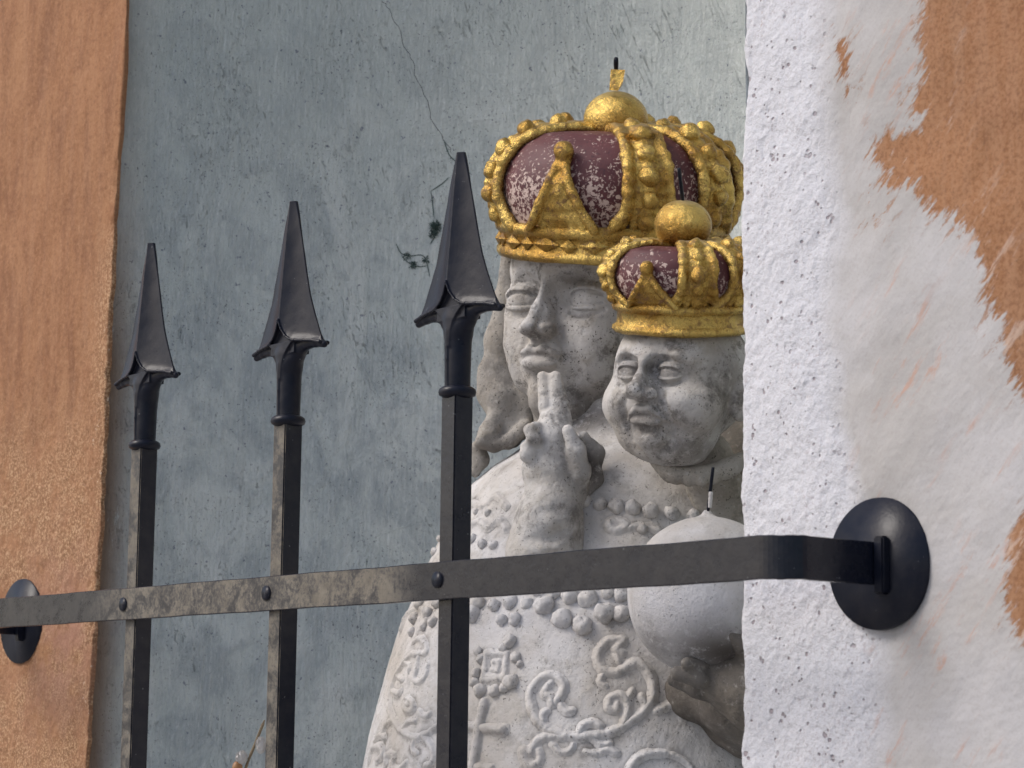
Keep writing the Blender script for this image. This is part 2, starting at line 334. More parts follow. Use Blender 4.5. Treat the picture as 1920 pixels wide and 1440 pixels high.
# ---------------------------------------------------------------- sculpting: signed distance fields -> mesh (surface nets)
class Vol:
    """a block of clay; every add/cut is a smooth union/difference. Frame M: local axes as columns, origin O."""
    def __init__(s, lo, hi, h):
        s.h = h; s.lo = np.array(lo, float)
        n = np.ceil((np.array(hi)-s.lo)/h).astype(int)+1; s.n = n
        s.ax = [(s.lo[i]+np.arange(n[i])*h).astype(np.float32) for i in range(3)]
        s.D = np.full(n, .05, dtype=np.float32)
    def sl(s, lo, hi):
        i0 = np.clip(np.floor((np.array(lo)-s.lo)/s.h).astype(int), 0, s.n); i1 = np.clip(np.ceil((np.array(hi)-s.lo)/s.h).astype(int)+1, 0, s.n)
        if np.any(i1 <= i0): return None, None
        S = tuple(slice(a, b) for a, b in zip(i0, i1))
        return S, (s.ax[0][S[0]][:, None, None], s.ax[1][S[1]][None, :, None], s.ax[2][S[2]][None, None, :])
    def op(s, S, d, k, mode):
        A = s.D[S]
        if mode == 'cut': d = -d
        if k <= 0: s.D[S] = np.minimum(A, d) if mode == 'add' else np.maximum(A, d); return
        h = np.maximum(k-np.abs(A-d), 0)/k; q = h*h*k*.25
        s.D[S] = (np.minimum(A, d)-q) if mode == 'add' else (np.maximum(A, d)+q)
    def ell(s, c, r, k=.005, mode='add', rot=None):
        c = np.array(c, float); r = np.array([r]*3 if np.isscalar(r) else r, float)
        m = (r.max() if rot is not None else r)+k*1.5+s.h*3
        S, X = s.sl(c-m, c+m)
        if S is None: return s
        x, y, z = [X[i]-np.float32(c[i]) for i in range(3)]
        if rot is not None:
            q = np.array(rot, float); x, y, z = [x*q[i][0]+y*q[i][1]+z*q[i][2] for i in range(3)]
        a = (x/r[0])**2+(y/r[1])**2+(z/r[2])**2; k0 = np.sqrt(a)
        k1 = np.sqrt((x/r[0]**2)**2+(y/r[1]**2)**2+(z/r[2]**2)**2)+1e-6
        s.op(S, (k0*(k0-1)/k1).astype(np.float32), k, mode); return s
    def cap(s, a, b, ra, rb=None, k=.004, mode='add'):
        rb = ra if rb is None else rb
        a = np.array(a, float); b = np.array(b, float); m = max(ra, rb)+k*1.5+s.h*3
        S, X = s.sl(np.minimum(a, b)-m, np.maximum(a, b)+m)
        if S is None: return s
        ab = b-a; L = ab@ab+1e-12
        x, y, z = [X[i]-np.float32(a[i]) for i in range(3)]
        t = np.clip((x*ab[0]+y*ab[1]+z*ab[2])/L, 0, 1)
        d = np.sqrt((x-t*ab[0])**2+(y-t*ab[1])**2+(z-t*ab[2])**2)-(ra+(rb-ra)*t)
        s.op(S, d.astype(np.float32), k, mode); return s
    def chain(s, pts, rad, k=.004, mode='add'):
        if np.isscalar(rad): rad = [rad]*len(pts)
        for i in range(len(pts)-1): s.cap(pts[i], pts[i+1], rad[i], rad[i+1], k, mode)
        return s
    def field(s, fn, k=0, mode='add'):
        S, X = s.sl(s.lo, s.lo+s.n*s.h); s.op(S, fn(*X).astype(np.float32), k, mode); return s
    def front(s, x, y):
        """depth (local z) of the clay's front at (x, y)"""
        i = int(round((x-s.lo[0])/s.h)); j = int(round((y-s.lo[1])/s.h)); c = s.D[i, j]; k = np.nonzero(c < 0)[0]
        return float(s.ax[2][k[-1]]+s.h*(-c[k[-1]])/(c[min(k[-1]+1, len(c)-1)]-c[k[-1]]+1e-9)) if len(k) else 0.
    def surf(s, pts, rad, lift=0., k=.003, mode='add'):
        """a worm of clay (or a groove) that follows the front of the clay through (x, y[, lift]) points"""
        p = [(q[0], q[1], s.front(q[0], q[1])+lift+(q[2] if len(q) > 2 else 0)) for q in pts]
        return s.chain(p, rad, k, mode)
    def mesh(s, name):
        D = s.D
        D[0], D[-1], D[:, 0], D[:, -1], D[:, :, 0], D[:, :, -1] = [.01]*6
        nx, ny, nz = D.shape; ins = D < 0
        cnt = np.zeros((nx-1, ny-1, nz-1), dtype=np.uint8)
        offs = [(i, j, k) for i in (0, 1) for j in (0, 1) for k in (0, 1)]
        for i, j, k in offs: cnt += ins[i:nx-1+i, j:ny-1+j, k:nz-1+k]
        act = np.argwhere((cnt > 0) & (cnt < 8))
        idx = np.full(cnt.shape, -1, dtype=np.int32); idx[act[:, 0], act[:, 1], act[:, 2]] = np.arange(len(act))
        val = {o: D[act[:, 0]+o[0], act[:, 1]+o[1], act[:, 2]+o[2]] for o in offs}
        acc = np.zeros((len(act), 3)); n = np.zeros(len(act))
        for a in offs:
            for ax in range(3):
                if a[ax]: continue
                b = list(a); b[ax] = 1; b = tuple(b); va, vb = val[a], val[b]; cr = (va < 0) != (vb < 0)
                t = np.where(cr, va/np.where(cr, va-vb, 1), 0)
                p = np.tile(np.array(a, float), (len(act), 1)); p[:, ax] = t
                acc += p*cr[:, None]; n += cr
        V = (act+acc/n[:, None])*s.h+s.lo
        F = []
        for ax in range(3):
            o1, o2 = (ax+1) % 3, (ax+2) % 3
            A = np.take(ins, range(0, D.shape[ax]-1), axis=ax); B = np.take(ins, range(1, D.shape[ax]), axis=ax)
            e = np.argwhere(A != B); e = e[(e[:, o1] > 0) & (e[:, o2] > 0) & (e[:, o1] < D.shape[o1]-1) & (e[:, o2] < D.shape[o2]-1)]
            fl = A[e[:, 0], e[:, 1], e[:, 2]]
            q = []
            for d1, d2 in ((1, 1), (0, 1), (0, 0), (1, 0)):
                c = e.copy(); c[:, o1] -= d1; c[:, o2] -= d2; q.append(idx[c[:, 0], c[:, 1], c[:, 2]])
            q = np.stack(q, 1); q[~fl] = q[~fl][:, ::-1]; F.append(q)
        F = np.concatenate(F); F = F[(F >= 0).all(1)]
        return mesh_np(name, V, F)
def place(o, O, ax):
    """ax: local x, y, z axes in world"""
    o.matrix_world = Matrix([[ax[0][i], ax[1][i], ax[2][i], O[i]] for i in range(3)]+[[0, 0, 0, 1]])

# ---------------------------------------------------------------- street and facade
WY = .09                                           # outer face of the wall
XL, XR = -.771, .2585                              # the opening of the niche
def sheet(name, us, vs, fn, m, flip=False):
    U, Vv = np.meshgrid(us, vs, indexing='ij'); pts = fn(U, Vv).reshape(-1, 3)
    n, k = len(us), len(vs); i = np.arange(n-1)[:, None]*k+np.arange(k-1)[None, :]; i = i.ravel()
    F = np.stack([i, i+k, i+k+1, i+1], 1)
    if flip: F = F[:, ::-1]
    return mesh_np(name, pts, F)
def dense(a, b, c, d, n, m=10):
    return np.concatenate([np.linspace(a, b, m)[:-1], np.linspace(b, c, n), np.linspace(c, d, m)[1:]])

gm, gnt, gb = mat('grey_paving'); gg = G(gnt)
gnt.links.new(gg.mix(gg.noise(gg.wco, 3, 6), (.30, .30, .30), (.38, .38, .38)), gb.inputs['Base Color']); gb.inputs['Roughness'].default_value = .9
me = sheet('street', np.linspace(-60, 60, 60), np.linspace(-90, .2, 60), lambda u, v: np.stack([u, v, 0*u-2.3+.01*vnoise(np.stack([u, v, u*0], -1), .7)], -1), gm, False)
tag(put(me, 'street', gm), kind='structure')

EDGE_T = .007                                      # rounding of the plaster corner
def wall_path(s, sign, EDGE_T):
    """s>0 runs along the outer face away from the corner, s<0 runs back into the opening"""
    q = np.pi/2*EDGE_T
    x = np.where(s > q/2, EDGE_T+s-q/2, np.where(s < -q/2, 0, EDGE_T-EDGE_T*np.cos(np.clip((s+q/2)/EDGE_T, 0, np.pi/2))))
    y = np.where(s > q/2, 0, np.where(s < -q/2, EDGE_T+(-q/2-s), EDGE_T-EDGE_T*np.sin(np.clip((s+q/2)/EDGE_T, 0, np.pi/2))))
    nx = np.where(s > q/2, 0, np.where(s < -q/2, -1, -np.cos(np.clip((s+q/2)/EDGE_T, 0, np.pi/2))))
    ny = np.where(s > q/2, -1, np.where(s < -q/2, 0, -np.sin(np.clip((s+q/2)/EDGE_T, 0, np.pi/2))))
    return x, y, nx, ny
def poly_sd(x, z, poly):
    """signed distance (+ inside) to a polygon"""
    p = np.array(poly); d = np.full(x.shape, 9.); ins = np.zeros(x.shape, bool)
    for i in range(len(p)):
        a, b = p[i], p[(i+1) % len(p)]; e = b-a; wx, wz = x-a[0], z-a[1]
        t = np.clip((wx*e[0]+wz*e[1])/(e@e+1e-12), 0, 1); d = np.minimum(d, np.hypot(wx-t*e[0], wz-t*e[1]))
        c = ((a[1] > z) != (b[1] > z)) & (x < (b[0]-a[0])*(z-a[1])/(b[1]-a[1]+1e-12)+a[0]); ins ^= c
    return np.where(ins, d, -d)
def wall(name, sign, m):
    s = np.concatenate([np.linspace(-.09, -.012, 12)[:-1], np.linspace(-.012, .34, 250)] if sign > 0 else [np.linspace(-.005, .03, 60)[:-1], np.linspace(.03, .34, 200), np.linspace(.34, 6, 30)[1:]])
    z = dense(-.6, -.18, .62 if sign > 0 else .86, 3.2, 470, 14)
    Sg, Z = np.meshgrid(s, z, indexing='ij')
    x, y, nx, ny = wall_path(Sg, sign, .008 if sign > 0 else .002)
    X0 = (XR if sign > 0 else XL)
    lean = 0 if sign > 0 else .026*(Z-.3)          # the left edge of the opening is not quite plumb
    wob = .0025*vnoise(np.stack([Z*0, Z*0+sign, Z], -1), 9)+.0016*vnoise(np.stack([Z*0, Z*0+sign, Z], -1), 40)
    if sign < 0: wob = wob*1.2+.0022*vnoise(np.stack([Z*0+3, Z*0, Z], -1), 75)*(Z < .35)
    near = np.exp(-np.maximum(Sg, 0)/.05)
    X = X0+sign*x+(lean+wob)*near; Y = WY+y
    Pn = np.stack([X, Y, Z], -1)
    pix = np.stack([Sg, Z], -1)
    if sign > 0:
        inner = np.array([[.055, .0], [.06, .0]])
        bw = .075+.03*vnoise(np.stack([Z*0, Z*0+9, Z], -1), 5)+.022*fbm(np.stack([Sg, Z*0+4, Z], -1), 14, 3, 6)+np.where(Z < .15, .05, 0)*1.0*np.clip((.15-Z)/.1, 0, 1)
        rough = np.clip(1-(Sg-bw)/.03, 0, 1)
        amp = .0005+.0008*rough
        d = amp*fbm(Pn, 150, 3, 4, .6)+.0018*fbm(Pn, 28, 2, 8)+.003*fbm(Pn, 9, 2, 10)
        d = d+.004*np.exp(-((Sg-bw-.02)/.03)**2)*-1
    else:
        low = np.clip((.40-Z)/.2, 0, 1)
        d = (.0006+.0009*low)*fbm(Pn, 160, 3, 4, .6)+.0012*fbm(Pn, 30, 2, 8)+.002*fbm(Pn, 8, 2, 10)
        chip = np.clip(vnoise(Pn*np.array([1, 1, .7]), 62, 31)-.25, 0, 1)*np.exp(-((Sg)/.007)**2)*(Z < .62)
        d = d-.006*chip
    X = X+sign*nx*d; Y = Y+ny*d
    V = np.stack([X, Y, Z], -1).reshape(-1, 3)
    n, k = Sg.shape; i = (np.arange(n-1)[:, None]*k+np.arange(k-1)[None, :]).ravel()
    F = np.stack([i, i+k, i+k+1, i+1], 1)
    if sign < 0: F = F[:, ::-1]
    me = mesh_np(name, V, F)
    if sign > 0:
        setattr_pt(me, 'rough', rough.ravel())
        ob = [(1722, -400), (1722, 0), (1728, 90), (1722, 150), (1700, 180), (1722, 235), (1690, 250), (1640, 262), (1628, 290), (1662, 318), (1640, 350), (1668, 362), (1712, 345), (1738, 392),
              (1790, 412), (1828, 470), (1850, 530), (1872, 620), (1892, 690), (1930, 740), (2300, 700), (2300, -400)]
        ob2 = [(1925, 960), (1900, 1010), (1888, 1090), (1895, 1190), (1930, 1230), (2200, 1200), (2200, 900)]
        islands = [[(1560, 70), (1585, 85), (1592, 130), (1580, 140), (1568, 110)], [(1572, 165), (1590, 168), (1584, 176)],
                   [(1632, 400), (1642, 405), (1638, 425), (1630, 420)], [(1400, 10), (1410, 15), (1412, 45), (1402, 45)]]
        W = lambda pl: [tuple(onY(a, b_, WY)[[0, 2]]) for a, b_ in pl]
        o = np.maximum(poly_sd(X, Z, W(ob)), poly_sd(X, Z, W(ob2)))
        for il in islands: o = np.maximum(o, poly_sd(X, Z, W(il))*1.0+.004*0)
        o = np.where(Sg < .02, -1, o)
        setattr_pt(me, 'orange', o.ravel())
        setattr_pt(me, 'drag', np.clip((Sg-.10)/.06, 0, 1).ravel())
    else:
        setattr_pt(me, 'edge', np.exp(-np.maximum(Sg, 0)/.035).ravel())
        c = onY(110, 1200, WY); setattr_pt(me, 'pink', np.exp(-(((X-c[0])/.10)**2+((Z-c[2])/.10)**2)).ravel())
    o = put(me, name, m); tag(o, kind='structure'); return o
wall('wall', 1, M_right)
wall('wall', -1, M_left)
# rest of the facade above and below the opening (outside the picture)
def block(name, x0, x1, y0, y1, z0, z1, m, parent=None, bev=.002):
    import bmesh
    bm = bmesh.new(); bmesh.ops.create_cube(bm, size=1)
    for v in bm.verts:
        v.co = Vector(((x0+x1)/2+v.co.x*(x1-x0), (y0+y1)/2+v.co.y*(y1-y0), (z0+z1)/2+v.co.z*(z1-z0)))
    if bev: bmesh.ops.bevel(bm, geom=bm.edges[:], offset=bev, segments=2, affect='EDGES')
    me = bpy.data.meshes.new(name); bm.to_mesh(me); bm.free()
    return put(me, name, m, parent, smooth=False)
tag(block('wall', -6, 6, WY+.001, .16, -2.3, -.602, M_left), kind='structure')

# niche: a half-round recess with a half dome
def niche():
    cx = (XL+XR)/2; a = (XR-XL)/2+.004; bdep = .50
    zs = np.concatenate([np.linspace(-.6, -.2, 8)[:-1], np.linspace(-.2, .95, 330)]); th = np.linspace(0, np.pi, 420)
    dome = np.linspace(0, np.pi/2, 30)[1:]
    T, Z = np.meshgrid(th, np.concatenate([zs, .95+.5*np.sin(dome)]), indexing='ij')
    sc_ = np.concatenate([np.ones(len(zs)), np.cos(dome)])[None, :]+T*0
    e = .86
    X = cx-a*sc_*np.sign(np.cos(T))*np.abs(np.cos(T))**e; Y = WY+.004+bdep*sc_*np.abs(np.sin(T))**e
    X = X+np.where(Z < .95, .026*(Z-.3), .0169)*np.clip(np.cos(T), 0, 1)**.5
    Pn = np.stack([X, Y, Z], -1)
    d = .0035*fbm(Pn, 7, 3, 3)+.0009*fbm(Pn*np.array([1, 1, .3]), 70, 3, 13)
    X = X+d*np.cos(T); Y = Y-d*np.sin(T)
    V = np.stack([X, Y, Z], -1).reshape(-1, 3); n, k = X.shape
    i = (np.arange(n-1)[:, None]*k+np.arange(k-1)[None, :]).ravel(); F = np.stack([i, i+1, i+k+1, i+k], 1)[:, ::-1]
    me = mesh_np('niche', V, F)
    zf = np.clip((.70-Z)/.4, .35, 1)
    setattr_pt(me, 'edge', (np.exp(-(np.abs(Y-WY-.004)/.036)**2)*(np.cos(T) > 0)*zf).ravel())
    o = put(me, 'niche', M_niche); tag(o, kind='structure')
    return o
niche_o = niche()
tag(block('niche_floor', XL-.02, XR+.02, WY+.01, .62, -.66, -.60, M_niche), kind='structure')

# ---------------------------------------------------------------- iron grille
grille = empty('iron_grille', (-.265, 0, -.5))
tag(grille, 'black wrought iron grille of three spear-tipped bars and one flat rail across the niche', 'grille')
def adopt(o, parent):
    o.parent = parent; o.matrix_parent_inverse = parent.matrix_world.inverted() if parent.parent is None else Matrix.Translation(-Vector(parent_world(parent)))
    return o
def parent_world(p):
    v = Vector((0, 0, 0))
    while p is not None: v += p.location; p = p.parent
    return v
B = .020
def polar(name, rows, m, parent, close=True):
    """rows: list of (n,3) rings"""
    V = np.concatenate(rows); n = len(rows[0]); F = []
    for r in range(len(rows)-1):
        i = np.arange(n); j = (i+1) % n; F.append(np.stack([r*n+i, r*n+j, (r+1)*n+j, (r+1)*n+i], 1))
    V = np.concatenate([V, rows[0].mean(0)[None], rows[-1].mean(0)[None]]); F = np.concatenate(F)[:, ::-1]
    c0, c1 = len(V)-2, len(V)-1; i = np.arange(n); j = (i+1) % n
    F = np.concatenate([F, np.stack([i, j, j*0+c0, j*0+c0], 1)[:, :4], np.stack([(len(rows)-1)*n+j, (len(rows)-1)*n+i, i*0+c1, i*0+c1], 1)])
    me = bpy.data.meshes.new(name)
    me.from_pydata([tuple(v) for v in V], [], [tuple(dict.fromkeys(map(int, f))) for f in F]); me.update()
    return put(me, name, m, parent)
ZTIP, ZBARB, ZCOL, ZRIDGE = .3969, .2485, .1807, .2770
def head_vol():
    v = Vol((-.068, -.024, .176), (.068, .024, .402), .00072)
    U = np.array([0, .03, .10, .26, .49, .65, .76, .90, 1., 1.1]); WX = np.array([.0048, .0066, .0098, .0165, .0255, .0325, .0395, .0500, .0580, .0580])
    def zb(x): return np.interp(np.abs(x), [0, .004, .010, .0165, .0228, .034, .048, .0605], [.2770, .2680, .2610, .2573, .2560, .2552, .2535, .2500])
    def body(x, y, z):
        u = (ZTIP-z)/(ZTIP-ZBARB); wx = np.interp(u, U, WX); wy = .0036+.0118*np.clip(u, 0, 1)**.9
        m = np.clip(np.abs(x)/wx, 0, 1.5)
        yf = wy*(1-m)-.0028*np.clip(u*1.6, 0, 1)*np.sin(np.pi*np.clip(m, 0, 1))**.8+.0011          # hollow faces
        lip = .0022*np.exp(-((z-zb(x))/.0045)**2)*np.clip(np.abs(x)/.02, 0, 1)*(1-np.clip((np.abs(x)-.035)/.03, 0, 1))
        d = np.maximum(np.abs(y)-yf-lip, (np.abs(x)-wx)*.85)
        return np.maximum(np.maximum(d*.8, zb(x)-z), z-ZTIP+.0008)
    v.field(body, .0012)
    v.field(lambda x, y, z: np.maximum(np.maximum(np.abs(x)-np.clip((.2775-z)*.95, 0, .02), np.abs(y)-.0090), np.maximum(.245-z, z-.277)), 0)         # recessed spandrel
    hh = lambda z: np.interp(z, [.226, .234, .242, .2485, .2535, .2565], [.0018, .0030, .0062, .0112, .0168, .0222])
    v.field(lambda x, y, z: np.maximum(np.maximum(np.abs(x)-hh(z), np.abs(y)-.0118), np.maximum(.222-z, z-.2560)), .0008)
    for s in (-1, 1):
        v.chain([(s*.0575, 0, .2490), (s*.045, 0, .2518), (s*.033, 0, .2525), (s*.022, 0, .2500), (s*.012, 0, .2440), (s*.003, 0, .236)], [.0030, .0036, .0042, .0052, .0078, .0110], .0025)
        v.chain([(s*.050, 0, .2530), (s*.030, 0, .2535), (s*.016, 0, .2520)], [.0034, .0050, .0070], .002)
        for t in (-1, 1):
            e = [(s*x, t*(.0042+.0100*(1-x/.0585)), float(zb(x))) for x in (.0215, .034, .046, .0560)]
            v.chain(e, [.0012, .0014, .0015, .0020], .0012)
            v.chain([(0, t*.0150, .278), (s*.004, t*.0142, .2690), (s*.010, t*.0132, .2615), (s*.0165, t*.0122, .2578), (s*.0222, t*.0112, .2562)], .0010, .0010)
    v.cap((0, 0, .244), (0, 0, .182), .0125, .0112, .004)
    for t in (-1, 1): v.chain([(0, t*.0118, .236), (0, t*.0120, .210), (0, t*.0108, .184)], .0014, .0012)
    me = v.mesh('spear_head'); displace(me, .00035, 60, 2, 77)
    return me
def ring_rows(profile, n=48, sq=0.):
    th = np.linspace(0, 2*np.pi, n, endpoint=False); out = []
    for r, z in profile: out.append(np.stack([r*np.cos(th), r*np.sin(th), z+0*th], 1))
    return out
bar0 = None
for i, xb in enumerate((0., -.2627, -.2627-.2657)):
    pos = (xb, 0, 0)
    if bar0 is None:
        b = block('bar', -B/2, B/2, -B/2, B/2, -.55, ZCOL-.002, M_bar, None, .0012)
        displace(b.data, .0003, 30, 2, 5)
        hd = put(head_vol(), 'spear_head', M_iron, b)
        co = polar('collar', ring_rows([(.010, ZCOL+.006), (.0135, ZCOL+.0052), (.0160, ZCOL+.0034), (.0168, ZCOL+.0005), (.0158, ZCOL-.0022), (.0135, ZCOL-.0034), (.0105, ZCOL-.005)]), M_iron, b)
        bar0 = (b, hd, co)
    else:
        b = bar0[0].copy(); COL.objects.link(b)
        for s_ in bar0[1:]:
            q = s_.copy(); COL.objects.link(q); q.parent = b
    b.parent = grille; b.location = Vector(pos)-grille.location
# rail: flat bar 32.5 mm high, 6 mm thick, bent back into the wall at both ends
def rail():
    y = -B/2-.003; XA, XB = -.951, .407; rb = .026; pts = []
    pts.append((XA, WY-.001)); pts.append((XA, WY-.03))
    for k in range(13): a = np.pi-np.pi/2*k/12; pts.append((XA+rb+rb*math.cos(a), y+rb-rb*math.sin(a)))
    for x in np.linspace(XA+rb, XB-rb, 60)[1:-1]: pts.append((x, y))
    for k in range(13): a = np.pi/2-np.pi/2*k/12; pts.append((XB-rb+rb*math.cos(a), y+rb-rb*math.sin(a)))
    pts.append((XB, WY-.03)); pts.append((XB, WY-.001))
    p = np.array(pts); t = np.gradient(p, axis=0); t /= np.linalg.norm(t, axis=1)[:, None]; nn = np.stack([-t[:, 1], t[:, 0]], 1)
    H, T, c = .0325, .003, .0007; prof = [(-T+c, 0), (T-c, 0), (T, c), (T, H-c), (T-c, H), (-T+c, H), (-T, H-c), (-T, c)]
    rows = []
    for j, (q, nq) in enumerate(zip(p, nn)):
        wv = .0006*math.sin(j*.7)+.0004*math.sin(j*1.9)
        rows.append(np.array([(q[0]+nq[0]*a, q[1]+nq[1]*a, z+wv*.4) for a, z in prof]))
    return rows
ra = polar('rail', rail(), M_bar, None); ra.data.polygons.foreach_set('use_smooth', np.zeros(len(ra.data.polygons), dtype=bool)); ra.data.update()
ra.parent = grille; ra.location = -grille.location
for k, (x, y) in enumerate(((231, 1133), (499.5, 1112), (820, 1087))):
    q = onY(x, y, -.0165)
    rv = polar('rivet', [r_[:, [0, 2, 1]]*np.array([1, 1, -1]) for r_ in ring_rows([(.0001, .0056), (.0025, .0053), (.0050, .0040), (.0066, .0018), (.0071, -.001)], 24)][::-1], M_iron, grille)
    rv.location = Vector(q)-grille.location
for nm, (x, z) in (('L', (-.951, .0165)), ('R', (.407, .0165))):
    pr = [(.0001, .0040), (.020, .0040), (.046, .0040), (.0470, .0040), (.0478, .0038), (.0498, .0025), (.0505, .0008), (.0500, -.004)]
    pl = polar('wall_plate', [r_[:, [0, 2, 1]]*np.array([1, 1, -1]) for r_ in ring_rows(pr, 72)][::-1], M_iron, grille)
    pl.location = Vector((x, WY+.002, z))-grille.location
    tn = block('tenon', x+.003, x+.013, WY-.010, WY-.0015, z-.024, z+.020, M_iron, None, .0015)
    tn.parent = pl; tn.location = -Vector((x, WY+.002, z))

# ---------------------------------------------------------------- the statue
AX = np.array([-.2031, .3438])                      # upright axis of the Madonna
statue = empty('stone_statue', (AX[0], AX[1], -.3))
tag(statue, 'weathered stone Madonna and child in gilded crowns, standing in the blue grey niche', 'statue')
def child_of(o, parent, O=None):
    """parent in world terms, all parents unrotated Empties or meshes at known matrices"""
    mw = o.matrix_world.copy(); o.parent = parent; o.matrix_parent_inverse = WM[parent.name].inverted()
    WM[o.name] = mw; o.matrix_basis = mw
    return o
WM = {statue.name: Matrix.Translation((AX[0], AX[1], -.3))}
def frame(az, roll=0, pitch=0):
    a = R(az); F = np.array([math.sin(a), -math.cos(a), 0]); U = np.array([0, 0, 1.]); S = np.cross(U, F)
    U, S = U*math.cos(R(roll))+S*math.sin(R(roll)), S*math.cos(R(roll))-U*math.sin(R(roll))
    F, U = F*math.cos(R(pitch))-U*math.sin(R(pitch)), U*math.cos(R(pitch))+F*math.sin(R(pitch))
    return S, U, F                                   # local x, y, z = side, up, front
def blob_stain_shade(V, blobs):  # soft dark blobs: real stains as well as painted shade
    s = np.zeros(len(V))
    for c, r, a in blobs: s = np.maximum(s, a*np.exp(-(((V-np.array(c))/np.array(r))**2).sum(1)))
    return s
def finish(vol, name, m, parent, O=(0, 0, 0), ax=None, amp=.0006, freq=90, stain_shade=(), low=None, big=.0, seed=1):
    me = vol.mesh(name)
    if big: displace(me, big, 25, 2, seed+9)
    if amp: displace(me, amp, freq, 3, seed, .6)
    V = verts(me); setattr_pt(me, 'stain_shade', blob_stain_shade(V, stain_shade) if stain_shade else np.zeros(len(V)))
    if low is not None: setattr_pt(me, 'low', low(V))
    o = put(me, name, m)
    if ax is None: ax = np.eye(3)
    place(o, O, ax); WM[o.name] = o.matrix_world.copy(); mw = o.matrix_world.copy()
    if parent is not None: child_of2(o, parent, mw)
    return o
def child_of2(o, parent, mw):
    o.parent = parent; o.matrix_parent_inverse = Matrix.Identity(4)
    o.matrix_basis = WM[parent.name].inverted() @ mw; WM[o.name] = mw
    return o

# ---- Madonna's head (local: x side, y up, z front)
S_, U_, F_ = frame(14, 5)
OH = P(1117, 595, 2.5)+np.array(S_)*-.006
def eye(v, cx, cy, s, w, h, deep, ball, tilt=0.):
    """socket, eyeball, heavy lids, creases; s = +1/-1 outer side, w/h half size"""
    zf = v.front(cx, cy)
    v.ell((cx-s*w*.10, cy+h*.30, zf+w*.50), (w*1.30, h*1.75, w*.50+deep), w*.45, 'cut')
    zc = zf+.0012-ball
    rx, ry, rz = w*.98, h*1.45, ball+.0012
    v.ell((cx, cy, zc), (rx, ry, rz), .0015)
    def on(X, Y, lift=0.):                       # X in -1..1, Y in metres above the centre
        x = X*w; q = max(1-(x/rx)**2*.92-(Y/ry)**2, .02)
        return (cx+s*x, cy+Y+tilt*X, zc+rz*math.sqrt(q)+lift-max(X, 0)**2*w*.10)
    xs = np.linspace(-1.02, 1.02, 11); cv = lambda X: math.sqrt(max(1-X*X*.96, 0.))
    v.chain([on(X, h*.74*cv(X), .0006) for X in xs], [w*.09]+[w*.145]*9+[w*.09], .0008)     # upper lid edge
    v.chain([on(X*.95, h*1.08*cv(X), .0002) for X in xs], w*.085, .003)                   # lid above it
    v.chain([on(X, -h*.70*cv(X), .0003) for X in xs], [w*.07]+[w*.11]*9+[w*.07], .0010)    # lower lid
    v.chain([on(X*.94, h*.50*cv(X), .0006) for X in xs[1:-1]], w*.085, .0008, 'cut')
    v.chain([on(X*.94, -h*.50*cv(X), .0008) for X in xs[1:-1]], w*.040, .0008, 'cut')
    v.chain([on(X, h*1.45*cv(X)+.0006, .0012) for X in xs[1:-1]], w*.115, .0012, 'cut')    # crease over the lid
    v.surf([(cx+s*X*w*1.05, cy-h*(1.25*cv(X)+.05)) for X in xs[2:-1]], w*.10, -.0002, .0015, 'cut')   # bag under the eye
    v.ell(on(-1.06, -.0005), (w*.10, w*.08, w*.12), .0015, 'cut')
